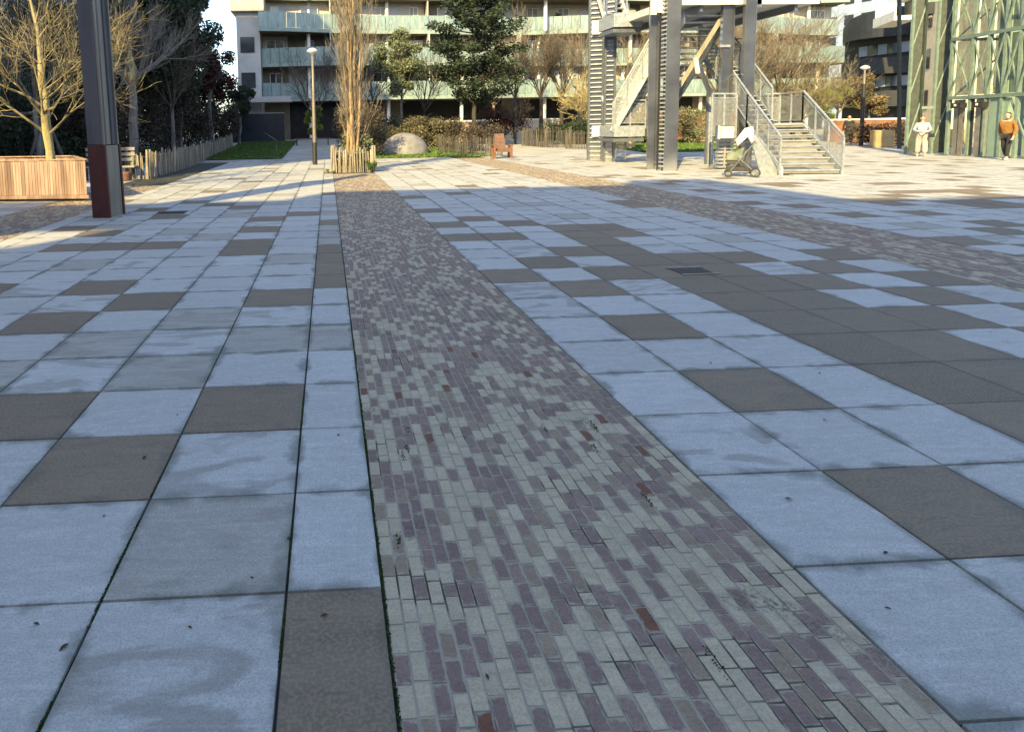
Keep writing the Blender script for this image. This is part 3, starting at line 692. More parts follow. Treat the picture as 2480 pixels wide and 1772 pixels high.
# dark layered pine
def pine():
    rr = random.Random(77); base = Vector((9.3, 42, .19)); t = thing('pine_tree', 'dark green pine tree with layered flat boughs right of the olive tree', 'tree', base)
    tb = MB(); p = base.copy(); rad = .17
    for i in range(10):
        q = base+Vector((rr.gauss(0, .05), rr.gauss(0, .05), 10.5*(i+1)/10)); tb.tube(p, q, rad, .17-.014*(i+1), 9); p = q; rad = .17-.014*(i+1)
    tb.build('trunk', M['bark_dark'], t, smooth=True)
    lb = MB(); cl = []
    for (z, R_, n) in ((3.5, 2.2, 6), (4.6, 2.9, 9), (5.7, 2.5, 9), (6.8, 2.9, 10), (7.9, 2.5, 9), (9.0, 1.9, 8), (10.2, 1.3, 6)):
        for j in range(n):
            a = 2*pi*j/n+rr.uniform(-.4, .4); L = R_*rr.uniform(.55, 1.1)
            e = base+Vector((cos(a)*L, sin(a)*L, z+rr.uniform(-.8, .8))); s = base+Vector((0, 0, z-.7))
            lb.tube(s, e, .05, .015, 5)
            for f in (.5, .75, 1): cl.append((s.lerp(e, f)+Vector((0, 0, .1)), .62, .62, .38))
    lb.build('boughs', M['bark_dark'], t); mb = MB(); leaf_crown(mb, cl, 26000, .095, rr, .5); mb.build('needles', M['leaf_pine'], t)
pine()
# dark bare trees right of centre
bare_tree((15.9, 49, .4), 9, .14, 'dark trunked bare tree left of the stair tower, left one of the pair', S_FAR, M['bark_dark'], M['twig_dark'], 14, trunk_h=3.4, group='bare trees behind the stair tower')
bare_tree((17.6, 49.5, .4), 9.5, .15, 'dark trunked bare tree left of the stair tower, right one of the pair', S_FAR, M['bark_dark'], M['twig_warm'], 15, trunk_h=3.6, group='bare trees behind the stair tower')
bare_tree((13.1, 46, .3), 4.2, .07, 'small dark bare tree in the gap by the cream boards', S_SPREAD, M['bark_dark'], M['twig_dark'], 16, trunk_h=1.5)
bare_tree((18.2, 46, .3), 6.5, .08, 'tan twigged young bare tree touching the left tower column', dict(S_SPREAD, limbs=8, rmin=.01), M['bark_warm'], M['bark_yellow'], 17, trunk_h=1.6)
bare_tree((27.8, 40, .15), 9, .12, 'bare tree behind the stair railing with pale trunk', S_FAR, M['bark_dark'], M['twig_warm'], 18, trunk_h=3.0)
bare_tree((30.2, 41, .15), 6.5, .10, 'yellow twigged bare tree right of the stair railing', dict(S_SPREAD, kids=(6, 5), limbs=9, rmin=.008), M['bark_grey'], M['twig_yellow'], 19, trunk_h=1.7)
bare_tree((24.6, 39, .1), 9.5, .12, 'bare tree standing behind the stair tower platform', S_FAR, M['bark_dark'], M['twig_warm'], 20, trunk_h=3.2)
for i, (x, y, H_, r_, tw, lab) in enumerate([(1.9, 46, 9, .10, 'twig_dark', 'dark bare tree directly behind the upright hornbeam'), (3.4, 50, 10, .12, 'twig_dark', 'dark bare tree between the hornbeam and the olive tree'),
        (7.4, 51, 8.5, .10, 'twig_dark', 'bare tree between the olive tree and the pine'), (12.6, 50, 10, .12, 'twig_warm', 'tall bare tree right of the pine, nearest to it'),
        (14.6, 51.5, 11, .13, 'twig_warm', 'tall bare tree right of the pine, second from it'), (20.0, 51, 10.5, .12, 'twig_warm', 'bare tree just left of the left tower column'),
        (21.5, 45, 9, .11, 'twig_warm', 'bare tree seen between the tower columns'), (27.2, 45.5, 11, .13, 'twig_warm', 'bare tree behind the inline second stair flight'),
        (30.6, 46.5, 10.5, .13, 'twig_warm', 'tall bare tree in front of the right balconies'), (33.8, 47, 9.5, .12, 'twig_dark', 'dark bare tree at the right end of the balconies'),
        (35.2, 44.5, 6.5, .09, 'twig_warm', 'slender bare tree in front of the dark slate building'), (-1.0, 50, 8, .10, 'twig_dark', 'dark bare tree behind the street lamp')]):
    bare_tree((x, y, rise(y)), H_, r_, lab, dict(S_FAR, kids=(4, 3) if i % 2 else (3, 4)), M['bark_dark' if tw == 'twig_dark' or i % 3 else 'bark_warm'], M[tw], 300+i, trunk_h=H_*.3, group='bare trees in front of the balconies')
bush((17.0, 44.5, .27), 2.4, 1.2, 1.55, 'clipped black green hedge behind the right paling fences', M['leaf_pine'], 9000, .07, 71, name='hedge', n=22)
bush((20.3, 44.5, .27), 2.0, 1.2, 1.4, 'dark hedge just left of the stair tower', M['leaf_pine'], 7000, .07, 72, name='hedge', n=18)
bush((3.4, 42.5, .2), 1.7, 1.0, 1.9, 'tan dry shrub left behind the concrete dome', M['leaf_tan'], 7000, .06, 73, twig=M['twig_warm'])
bush((6.6, 43, .2), 1.6, 1.0, 1.9, 'olive and tan shrub right behind the concrete dome', M['leaf_tan'], 5000, .06, 74, twig=M['twig_warm'])
bush((5.2, 44.5, .25), 3.2, 1.2, 1.9, 'black green shrub in the deep shade behind the dome', M['leaf_dark'], 9000, .08, 75, n=20)
bush((1.7, 36, 0), 1.2, 1.2, 2.7, 'dark shrub behind the poplar tree enclosure', M['leaf_brown'], 7000, .06, 76, n=18)
bush((9.0, 40, .1), 1.6, 1.0, 2.0, 'leafless grey brown shrub below the pine tree', M['leaf_brown'], 5000, .06, 77)
bush((12, 47, .3), 2.0, 1.2, 2.4, 'reddish brown shrub behind the terracotta seat', M['leaf_red'], 5000, .07, 78)
bush((21.5, 42, .15), 1.7, 1.0, 2.4, 'brown sunlit shrub seen under the stair tower', M['leaf_tan'], 6000, .06, 79, twig=M['twig_warm'])
bush((24.0, 42.5, .15), 1.8, 1.0, 2.2, 'olive sunlit shrub seen under the stair tower platform', M['leaf_pale'], 6000, .06, 80, twig=M['twig_warm'])
for i, (x, lab) in enumerate(((34.0, 'yellow green shrub right of the dark lamp post'), (37.0, 'golden brown shrub beside the dark green post'), (31.8, 'tan shrub left of the dark lamp post'))):
    leafy_tree((x, 44, .25), 4.5, .09, lab, (0, 0, 2.8, 1.4, 1.2, 1.5), 18, 6000, .08, M[['leaf_lime', 'leaf_gold', 'leaf_tan'][i]], M['bark_grey'], 90+i, name='shrub')
bush((36, 31.5, 0), 1.6, 2.4, 4.2, 'grey brown shrub between the green posts', M['leaf_brown'], 7000, .08, 95, n=22)
leafy_tree((40, 33, 0), 9, .16, 'dark leaved tree behind the green lift tower', (0, 0, 5.5, 3.2, 3, 3.6), 30, 10000, .12, M['leaf_green'], M['bark_grey'], 96)

# ------------------------------------------------------------------ poplar-like multi-stem tree in its paling enclosure
def fastigiate():
    rr = random.Random(5); base = Vector((.95, 24.9, 0)); t = thing('upright_hornbeam', 'tall upright many stemmed bare tree inside the square paling enclosure', 'tree', base)
    tb = MB(); cb = MB(); st = dict(wob=.05, lift=.16, taper=.4, kids=(7, 4), depth=2, ang=.42, ratio=.6, seg=4, rr=.5)
    for j in range(11):
        a = rr.uniform(0, 2*pi); q = rr.uniform(.03, .24); p = base+Vector((cos(a)*q, sin(a)*q, 0)); r = rr.uniform(.045, .085)
        if j == 0: r = .12; q = 0; p = base.copy()
        top = base+Vector((cos(a)*q*2.2+rr.gauss(0, .08), sin(a)*q*2.2, rr.uniform(5.5, 7.5))); n = 8; pr = r; pp = p; d0 = (top-p)
        for i in range(n):
            f = (i+1)/n; qn = p+d0*f+Vector((rr.gauss(0, .03), rr.gauss(0, .03), 0)); r2 = r*(1-.8*f); tb.tube(pp, qn, pr, r2, 8)
            if i >= 1:
                for _ in range(2 if i < 5 else 3):
                    aa = rr.uniform(0, 2*pi); s = .62*rr.uniform(.6, 1.6)
                    grow(cb, pp.lerp(qn, rr.random()), Vector((cos(aa)*s, sin(aa)*s, 1)), rr.uniform(.6, 1.35), max(.009, r2*.25), 2, rr, dict(st, kids=(3, 2)))
            pp, pr = qn, r2
    tb.build('trunk', M['bark_warm'], t, smooth=True); cb.build('crown', M['twig_upright'], t)
fastigiate()

# ------------------------------------------------------------------ paling fences
def paling_fence(name, label, path, h, mat_, seed, sp=.085, group=None, wig=.04):
    rr = random.Random(seed); base = Vector((path[0][0], path[0][1], rise(path[0][1]))); t = thing(name, label, 'fence', base, group)
    pb_ = MB(); wb = MB()
    for (a, b_) in zip(path[:-1], path[1:]):
        a = Vector(a); b_ = Vector(b_); d = b_-a; L = d.length; d.normalize(); nrm = Vector((-d.y, d.x)); s = 0
        while s < L:
            p = a+d*s+nrm*rr.uniform(-.02, .02); w_ = rr.uniform(.035, .06); hh = h*rr.uniform(.86, 1.06); le = rr.gauss(0, wig)
            z0 = rise(p.y)-.05
            q = p+d*le*hh
            th = .022
            pts = []
            for (c, z, k) in ((p, z0, 1), (q, z0+hh, .8)):
                for (u, v) in ((-1, -1), (1, -1), (1, 1), (-1, 1)):
                    e = c+d*(u*w_/2*k)+nrm*(v*th/2); pts.append((e.x, e.y, z))
            pb_.hexa(pts); s += sp*rr.uniform(.8, 1.2)
        for z in (.18, .55, .8):
            if z < h:
                n = max(2, int(L/2))
                for i in range(n):
                    p = a+d*L*i/n; q = a+d*L*(i+1)/n; wb.tube((p.x, p.y, rise(p.y)+z*h), (q.x, q.y, rise(q.y)+z*h), .006, .006, 4)
        n = max(1, int(L/2.2))
        for i in range(n+1):
            pst = MB(); p = a+d*L*i/n+nrm*.07; pst.tube((p.x, p.y, rise(p.y)-.1), (p.x, p.y, rise(p.y)+h*1.05), .045, .04, 8, cap=True)
            pst.build('post', mat_, t)
    pb_.build('palings', mat_, t); wb.build('wire', M['galv'], t)
    return t
paling_fence('paling_fence', 'long weathered chestnut paling fence running back along the left side', [(-7.0, 23.3), (-6.15, 23.1), (-6.3, 30), (-6.8, 38), (-6.9, 48.5)], .95, M['pale_wood'], 1)
# enclosure round the upright tree: four sides, one thing
paling_fence('paling_enclosure', 'square enclosure of pale split palings around the upright tree', [(.12, 24.3), (1.68, 24.2), (1.72, 25.7), (.16, 25.8), (.12, 24.3)], .92, M['pale_wood'], 2, sp=.075, wig=.03)
bush((.9, 25.0, .1), .62, .55, 1.25, 'leafy undergrowth filling the paling enclosure', M['leaf_pale'], 2500, .045, 41, name='undergrowth', n=12)
bush((1.52, 24.05, 0), .2, .12, .5, 'small bright green plant at the right foot of the enclosure', M['leaf_green'], 500, .035, 42, name='small_plant', cat='plant', n=5)
bush((.05, 24.15, 0), .16, .1, .14, 'tiny green weed at the left foot of the enclosure', M['leaf_lime'], 160, .03, 43, name='weed', cat='plant', n=3)
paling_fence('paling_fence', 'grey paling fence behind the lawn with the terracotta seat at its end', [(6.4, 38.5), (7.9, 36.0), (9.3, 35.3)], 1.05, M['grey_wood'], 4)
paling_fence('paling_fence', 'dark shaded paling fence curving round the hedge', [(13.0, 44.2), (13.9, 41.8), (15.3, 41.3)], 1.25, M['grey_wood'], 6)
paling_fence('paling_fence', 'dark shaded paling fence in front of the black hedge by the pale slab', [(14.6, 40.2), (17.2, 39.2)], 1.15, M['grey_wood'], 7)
b = MB(); b.box(17.25, 18.2, 38.6, 38.85, -.05, 1.35); tag(b.build('stone_slab', M['yellow_box'], bevel=.02), 'sunlit pale upright slab at the left foot of the stair tower', 'slab')

# ------------------------------------------------------------------ wooden planter, pillar, bench and swing at the left
def wooden_planter():
    t = thing('wooden_planter', 'big long planter clad in upright warm wooden boards at the left edge', 'planter', (-7.5, 16.5, 0))
    B = at(212, 487); A = at(0, 489); e = (B-A).normalized(); A = B-e*6.2; f = Vector((-.43, .90, 0)).normalized(); rr = random.Random(3); L = 6.2; D = 2.9
    hb = MB()
    def side(P, d, n_, Ln):
        u = 0.0
        while u < Ln-.03:
            w_ = min(rr.uniform(.055, .095), Ln-u); o_ = rr.uniform(-.006, .006); q = P+d*u+n_*o_
            c = q+d*(w_-.008)/2; hb.obox(c-n_*.02, d, n_, w_-.008, .035, .15, .965+rr.uniform(-.004, .004)); u += w_
    side(A, e, -f, L); side(B, f, e, D); side(A+f*D, e, f, L); side(A, f, -e, D)
    hb.build('boards', M['wood_warm'], t)
    def deck(o, z0, z1):   # the same slanting outline grown by o
        P = [A-e*o-f*o, B+e*o-f*o, B+e*o+f*(D+o), A-e*o+f*(D+o)]; m = MB()
        m.hexa([(q.x, q.y, z0) for q in P]+[(q.x, q.y, z1) for q in P]); return m
    deck(.04, .06, .145).build('bottom_rail', M['wood_warm'], t, bevel=.006)
    deck(-.1, -.02, .059).build('base_gap_shade', M['black_metal'], t)  # black inset base stands in for the shadowed gap below the boards
    deck(-.06, .2, .86).build('soil', M['bark_dark'], t)
    m = MB(); I = [A+e*.1+f*.1, B-e*.1+f*.1, B-e*.1+f*(D-.1), A+e*.1+f*(D-.1)]; O = [A-e*.03-f*.03, B+e*.03-f*.03, B+e*.03+f*(D+.03), A-e*.03+f*(D+.03)]
    for i in range(4):
        j = (i+1) % 4; m.hexa([(q.x, q.y, .972) for q in (O[i], O[j], I[j], I[i])]+[(q.x, q.y, 1.0) for q in (O[i], O[j], I[j], I[i])])
    m.build('top_rail', M['wood_warm'], t)
wooden_planter()
def pillar():
    bs = Vector((-4.32, 12.95, 0)); t = thing('steel_pillar', 'tall grey timber pillar with a maroon steel foot on the left of the plaza', 'pillar', bs)
    ax = (Vector((-4.14, 12.62, 0))-Vector((-4.48, 12.68, 0))).normalized(); ay = Vector((-ax.y, ax.x, 0))
    lean = Vector((-.022, 0, 0))
    def pr(x0, x1, y0, y1, z0, z1):
        P = []
        for z in (z0, z1):
            for (u, v) in ((x0, y0), (x1, y0), (x1, y1), (x0, y1)):
                q = Vector((-4.48, 12.68, 0))+ax*u+ay*v+lean*z; P.append((q.x, q.y, z))
        return P
    Wd = .35
    m = MB(); m.hexa(pr(0, .05, 0, .62, 0, 1.37)); m.hexa(pr(0.05, .30, 0, .05, 0, 1.37)); m.hexa(pr(.30, Wd, 0, .06, 0, 1.37)); m.hexa(pr(.05, .26, .57, .62, 0, 1.37)); m.hexa(pr(.30, Wd, .56, .62, 0, 1.37)); m.build('foot_casing', M['maroon'], t, bevel=.004)
    m = MB(); m.hexa(pr(.26, .325, .065, .555, 0.0, 1.36)); m.build('foot_infill', M['beige_steel'], t)
    m = MB(); m.hexa(pr(.005, .30, .005, .20, 1.375, 6.5)); m.build('front_timber', M['grey_paint'], t, bevel=.012)
    m = MB(); m.hexa(pr(.03, .27, .201, .40, 1.375, 6.5)); m.build('core_strip', M['beige_steel'], t)
    m = MB(); m.hexa(pr(.005, .30, .401, .60, 1.375, 6.5)); m.build('back_timber', M['grey_paint'], t, bevel=.012)
    m = MB(); m.hexa(pr(.301, .335, .02, .06, 1.375, 6.5)); m.hexa(pr(.301, .335, .54, .58, 1.375, 6.5)); m.build('edge_trim', M['beige_steel'], t)
pillar()
def bench():
    t = thing('park_bench', 'grey plank bench at the front end of the paling fence', 'bench', (-7.3, 22.6, 0))
    y0, x0, x1 = 22.7, -8.3, -6.55
    s = MB()
    for i in range(3): s.box(x0, x1, y0+i*.15, y0+i*.15+.13, .42, .47)
    s.build('seat', M['bench_wood'], t)
    s = MB()
    for z in (.62, .80, .98): s.box(x0, x1-.1, y0+.48, y0+.52, z, z+.11)
    s.build('backrest', M['bench_wood'], t)
    for x in (x0+.15, x1-.15):
        s = MB(); s.box(x-.03, x+.03, y0+.03, y0+.09, 0, .42); s.box(x-.03, x+.03, y0+.38, y0+.44, 0, .42); s.bar((x, y0+.42, .40), (x, y0+.55, 1.05), .05, .05); s.build('leg', M['black_metal'], t)
bench()
b = MB(); b.lathe((-6.75, 22.3, 0), [(.16, 0), (.2, .02), (.2, .26), (.17, .3), (.01, .3)], 18); tag(b.build('terracotta_pot', M['terracotta'], bevel=.01), 'orange terracotta block on the ground below the plank bench', 'pot')
def swing():
    t = thing('log_swing_frame', 'grey log A frame standing on the lawn behind the wooden planter', 'play frame', (-13.2, 27, 0))
    for (x, s) in ((-14.1, 0), (-11.2, 1)):
        for dy in (-1, 1):
            m = MB(); m.tube((x+dy*.75, 27+dy*.3, 0), (x, 27, 2.45), .075, .06, 10, cap=True); m.build('leg', M['grey_wood'], t, smooth=True)
    m = MB(); m.tube((-14.4, 27, 2.4), (-10.9, 27, 2.4), .075, .07, 10, cap=True); m.build('crossbeam', M['grey_wood'], t, smooth=True)
swing()

t = thing('shade_column', 'tall round grey column added left of the view to shade the steel pillar', 'column', (-6.15, 10.0, 0))  # unseen column, added only to keep the sun off the pillar
b = MB(); b.lathe((-6.15, 10.0, 0), [(.52, 0), (.52, .3), (.47, .32), (.47, 6.3), (.57, 6.35), (.57, 6.6), (.3, 7.2), (.01, 7.4)], 32); b.build('body', M['slab_grey'], t, smooth=False)
b = MB(); b.lathe((-6.15, 10.0, 0), [(.53, .301), (.53, .34), (.46, .34)], 32); b.build('base_ring', M['black_metal'], t)
# ------------------------------------------------------------------ lamps, dome, seats
def street_lamp(base, H, label, dark=1.0):
    t = thing('street_lamp', label, 'street lamp', base); b = MB()
    x, y, z = base
    b.lathe((x, y, z), [(.11, 0), (.11, dark*.9), (.10, dark)], 16); b.build('foot', M['black_metal'], t, smooth=True)
    b = MB(); b.lathe((x, y, z), [(.075, dark+.002), (.075, H*.55), (.055, H*.6), (.05, H-.25), (.03, H-.25)], 14); b.build('pole', M['pole_metal'], t, smooth=True)
    b = MB(); b.lathe((x, y, z), [(.03, H-.25), (.14, H-.16), (.24, H-.10), (.245, H-.04), (.12, H+.05), (.01, H+.07)], 20); b.build('lamp_head', M['lamp_white'], t, smooth=True)
    b = MB(); b.lathe((x, y, z), [(.20, H-.115), (.01, H-.12)], 20); b.build('diffuser', M['white_paint'], t)
    return t
L0 = at(763, 399); street_lamp((L0.x, L0.y, 0), 5.1, 'slim street lamp with a disc head beside the slab path')
street_lamp((31.6, 38, .06), 4.6, 'dark slim street lamp near the right background shrubs', 3.6)
def dome():
    c = Vector((4.45, 38.6, .06)); b = MB(); prof = []
    for i in range(15):
        a = pi/2*i/14; prof.append((1.42*cos(a)+.001, 1.22*sin(a)**1.05))
    b.lathe(c, prof, 48); tag(b.build('concrete_dome', M['concrete'], smooth=True), 'smooth grey concrete dome lying on the shaded lawn', 'play dome')
dome()
def tc_seat():
    p = at(1215, 383); t = thing('garden_armchair', 'orange brown wooden armchair facing the plaza at the end of the fence', 'armchair', p); x, y, z = p
    b = MB(); b.box(x-.4, x+.45, y-.3, y+.3, .30, .38); b.build('seat', M['terracotta'], t)
    b = MB(); b.hexa([(x-.3, y+.22, .38), (x+.3, y+.22, .38), (x+.3, y+.30, .38), (x-.3, y+.30, .38), (x-.25, y+.45, 1.2), (x+.22, y+.45, 1.2), (x+.22, y+.52, 1.2), (x-.25, y+.52, 1.2)]); b.build('backrest', M['wood_rim'], t)
    for sx in (-.42, .42):
        b = MB(); b.box(x+sx-.05, x+sx+.05, y-.28, y-.2, 0, .6); b.box(x+sx-.05, x+sx+.05, y+.2, y+.28, 0, .6); b.box(x+sx-.06, x+sx+.06, y-.3, y+.3, .601, .66); b.build('armrest', M['terracotta'], t)
tc_seat()
t = thing('garden_bench', 'low brown bench at the far end of the slab path', 'bench', (-1.6, 49, .4))
b = MB(); b.box(-2.5, .2, 49, 49.4, .86, .93); b.build('seat', M['wood_rim'], t)
for x in (-2.3, -.0):
    b = MB(); b.box(x-.04, x+.04, 49.05, 49.35, .38, .859); b.build('leg', M['black_metal'], t)
# slender leaning post with arm by the path
t = thing('young_tree', 'thin leaning sapling post at the edge of the left lawn', 'sapling', (-2.9, 38, .06)); b = MB(); b.tube((-2.9, 38, .05), (-2.95, 38, 1.0), .02, .015, 6); b.build('trunk', M['bark_grey'], t)
b = MB(); b.tube((-2.95, 38, 1.0), (-3.6, 38, 1.45), .025, .012, 6); b.build('branch', M['bark_grey'], t)

# low walls and screens at the far right / centre
def lowwall(name, label, a, b_, h, th, m_, cat='wall', cap=None):
    t = thing(name, label, cat, (a[0], a[1], rise(a[1]))); A = Vector((a[0], a[1], 0)); B = Vector((b_[0], b_[1], 0)); d = (B-A).normalized(); n = Vector((-d.y, d.x, 0))
    z = rise(a[1]); b2 = MB(); c = (A+B)/2; b2.obox(c, d, n, (B-A).length, th, z-.1, z+h); b2.build('wall', m_, t)
    if cap: b3 = MB(); b3.obox(c, d, n, (B-A).length+.06, th+.08, z+h+.001, z+h+.10); b3.build('coping', cap, t)
    return t
lowwall('board_fence', 'cream board fence in front of the ground floor behind the small bare tree', (12.2, 52), (19, 53), 1.5, .08, M['wall_cream'], 'fence', M['white_paint'])
lowwall('board_fence', 'tan board fence behind the pine tree trunk', (8, 50), (11.8, 50.5), 1.5, .08, M['wood_warm'], 'fence', M['white_paint'])
lowwall('garden_wall', 'orange brown garden wall with pale coping behind the black clad person', (32.5, 41.8), (38.5, 41.4), 1.35, .25, M['orange_wall'], 'wall', M['white_paint'])
lowwall('garden_wall', 'reddish brown wall under the stair tower behind the shrubs', (19.5, 47), (29, 46), 2.0, .25, M['orange_wall'], 'wall', M['wall_cream'])
for (x, y, w_, lab) in ((31.0, 36.2, 1.1, 'ochre stone block beside the black clad person'), (32.6, 35.2, 1.3, 'ochre stone block half in shade left of the green posts'), (34.6, 35.4, .9, 'ochre stone block nearest the green posts')):
    b = MB(); b.box(x, x+w_, y, y+.5, -.02, .95); tag(b.build('stone_block', M['yellow_box'], bevel=.03), lab, 'stone block', 'ochre blocks at the plaza edge')
bush((33.5, 37.2, .05), 2.6, .8, 1.3, 'dark shrub between the ochre stone blocks', M['leaf_brown'], 4000, .07, 97)
lowwall('screen_wall', 'dark glazed screen behind the left lawn by the white end wall', (-7.9, 55.5), (-3.6, 55.5), 2.3, .1, M['dark_clad'], 'screen', M['pole_metal'])
# parked white thing far behind pine

# ------------------------------------------------------------------ steel stair tower
def stair_tower():
    t = thing('stair_tower', 'polished steel observation stair tower with open flights, mesh railings and mirror columns', 'stair tower', (13.5, 23, 0))
    an = R(12); d = Vector((sin(an), cos(an), 0)); n = Vector((cos(an), -sin(an), 0)); O = Vector((13.22, 18.75, 0)); Z = Vector((0, 0, 1))
    def P(u, v, z): return O+n*u+d*v+Z*z
    RS, TR = .165, .27
    def slabbox(mb, u0, u1, v0, v1, z0, z1):
        mb.hexa([P(u0, v0, z0), P(u1, v0, z0), P(u1, v1, z0), P(u0, v1, z0), P(u0, v0, z1), P(u1, v0, z1), P(u1, v1, z1), P(u0, v1, z1)])
    def railing(name_, pts, h, parent, every=1.0):
        """pts: foot line; handrail, mid posts and a mesh infill"""
        m = MB(); inf = MB(); ps = []
        for a, b_ in zip(pts[:-1], pts[1:]):
            L = (b_-a).length; k = max(1, round(L/every))
            m.bar(a+Z*h, b_+Z*h, .05, .05); m.bar(a+Z*.10, b_+Z*.10, .03, .03); m.bar(a+Z*(h-.13), b_+Z*(h-.13), .025, .025)
            for i in range(k+1):
                q = a.lerp(b_, i/k); pb_ = MB(); pb_.bar(q-Z*.12, q+Z*(h-.026), .045, .045, upx=(0, 1, 0)); ps.append(pb_)
            for i in range(k):
                q0 = a.lerp(b_, (i+.04)/k); q1 = a.lerp(b_, (i+.96)/k); dd = (b_-a).normalized(); sd = dd.cross(Z).normalized()*.003
                inf.hexa([q0-sd+Z*.12, q1-sd+Z*.12, q1+sd+Z*.12, q0+sd+Z*.12, q0-sd+Z*(h-.15), q1-sd+Z*(h-.15), q1+sd+Z*(h-.15), q0+sd+Z*(h-.15)])
        o = m.build(name_, M['galv_light'], parent); inf.build('mesh_panel', M['mesh'], o)
        for pb_ in ps: pb_.build('post', M['galv_light'], o)
    # entry flight
    for i in range(9):
        m = MB(); z = RS*(i+1); slabbox(m, .03, 1.55, TR*i, TR*i+.29, z-.035, z); m.build('tread', M['galv_light'], t)
        m = MB(); slabbox(m, .04, 1.54, TR*i+.03, TR*i+.035, z-RS+.06, z-.036); m.build('gap_shade', M['lift_door'], t)  # strip added to stand for the shade in the open tread gaps
    m = MB(); slabbox(m, .2, 1.5, -.35, -.02, .001, .025); m.build('tactile_plate', M['slab_grey'], t)
    for u in (-.02, 1.56):
        m = MB(); u0, u1 = u, u+.035
        m.hexa([P(u0, -.05, 0), P(u1, -.05, 0), P(u1, TR*9, RS*9-.28), P(u0, TR*9, RS*9-.28), P(u0, -.05, .22), P(u1, -.05, .22), P(u1, TR*9, RS*9+.05), P(u0, TR*9, RS*9+.05)])
        m.build('stringer', M['white_paint'] if u < 0 else M['galv_light'], t)
    # second flight in line with its left half, landing beside it
    for i in range(9, 27):
        m = MB(); z = RS*(i+1); slabbox(m, .03, .74, TR*i, TR*i+.29, z-.035, z); m.build('tread', M['galv_light'], t)
    for u in (-.02, .75):
        m = MB(); m.hexa([P(u, TR*9, RS*9-.26), P(u+.035, TR*9, RS*9-.26), P(u+.035, TR*27, RS*27-.26), P(u, TR*27, RS*27-.26), P(u, TR*9, RS*9+.05), P(u+.035, TR*9, RS*9+.05), P(u+.035, TR*27, RS*27+.05), P(u, TR*27, RS*27+.05)])
        m.build('stringer', M['galv'], t)
    m = MB(); slabbox(m, .80, 1.58, TR*9+.03, TR*9+1.6, RS*9-.06, RS*9+.03); m.build('landing', M['slab_grey'], t)
    m = MB(); slabbox(m, .80, 1.58, TR*9+.0, TR*9+.028, RS*9-.22, RS*9+.03); m.build('landing_edge', M['galv_light'], t)
    railing('railing', [P(1.6, -.02, .10), P(1.6, TR*9, RS*9+.02), P(1.6, TR*9+1.6, RS*9+.02)], 1.02, t)
    railing('railing', [P(.82, TR*9+1.6, RS*9+.02), P(1.58, TR*9+1.6, RS*9+.02)], 1.02, t, .5)
    railing('railing', [P(-.06, -.02, .10), P(-.06, TR*9, RS*9+.02), P(-.06, TR*27, RS*27)], 1.02, t, 1.1)
    railing('railing', [P(.80, TR*9+.3, RS*10.1), P(.80, TR*27, RS*27)], 1.0, t, 1.1)
    # white lit bracket plates left of the entry flight
    def plate(px, Y, dz, m_, nm='bracket_plate', th=.05):
        m = MB(); q = [up(x_, y_, Y) for x_, y_ in px]; k = len(q)
        m.v = [tuple(v) for v in q]+[tuple(v+Vector((0, th, 0))) for v in q]
        m.f = [tuple(range(k)), tuple(range(k, 2*k))[::-1]]+[(i, i+k, (i+1) % k+k, (i+1) % k) for i in range(k)]; m.mi = [0]*len(m.f)
        return m.build(nm, m_, t)
    plate([(1785, 338), (1806, 311), (1824, 307), (1826, 356), (1812, 330), (1787, 353)], 19.6, 0, M['white_paint'])
    plate([(1827, 322), (1865, 378), (1890, 426), (1843, 426), (1826, 362)], 19.0, 0, M['galv_light'])
    # columns -------------------------------------------------------
    def mirror_col(pxl, pxr, ybase, ytop, m_, nm='column', dep=.16, yy=None, z1=None, z0=None):
        pl = at(pxl, ybase); pr_ = at(pxr, ybase); Y = yy or pl.y
        A = up(pxl, ybase, Y) if yy else pl; B = up(pxr, ybase, Y) if yy else pr_
        A = Vector((A.x, A.y, 0)); B = Vector((B.x, B.y, 0)); e = (B-A).normalized(); f = Vector((-e.y, e.x, 0))
        m = MB(); c = (A+B)/2+f*dep/2; za = z0 if z0 is not None else 0; zb_ = z1 or 9
        m.obox(c, e, f, (B-A).length, dep, za, zb_)
        return m.build(nm, m_, t, bevel=.01), A, B, e, f
    # front column: two mirror plates with a ladder strip between
    for (a, b_, yb_) in ((1566, 1595, 411), (1606, 1640, 414)):
        mirror_col(a, b_, yb_, 0, M['mirror'])
    A = at(1595, 413); B = at(1607, 414); m = MB()
    for i in range(60): m.bar(A+Z*(.15+.14*i), B+Z*(.15+.14*i), .03, .05)
    m.build('rungs', M['galv_light'], t); m = MB(); m.bar(A+Vector((.0, .12, 0)), A+Vector((0, .12, 9)), .03, .03); m.bar(B+Vector((0, .12, 0)), B+Vector((0, .12, 9)), .03, .03); m.build('guide_rail', M['black_metal'], t)
    # left rear column: laddered frames with mesh
    for (a, b_, yb_) in ((1424, 1457, 388), (1462, 1485, 392)):
        A = at(a, yb_); B = at(b_, yb_); e = (B-A).normalized()
        for q in (A, B):
            m = MB(); m.bar(q, q+Z*9.5, .09, .09, upx=(0, 1, 0)); m.build('column', M['galv'], t)
        m = MB()
        for i in range(46): m.bar(A+e*.05+Z*(.2+.2*i), B-e*.05+Z*(.2+.2*i), .04, .045)
        m.build('rungs', M['galv_light'], t)
        m = MB(); s_ = Vector((-e.y, e.x, 0)); m.hexa([A+s_*.08, B+s_*.08, B+s_*.1, A+s_*.1, A+s_*.08+Z*9.4, B+s_*.08+Z*9.4, B+s_*.1+Z*9.4, A+s_*.1+Z*9.4]); m.build('back_plate', M['mirror'], t)
    Yc = at(1440, 388).y
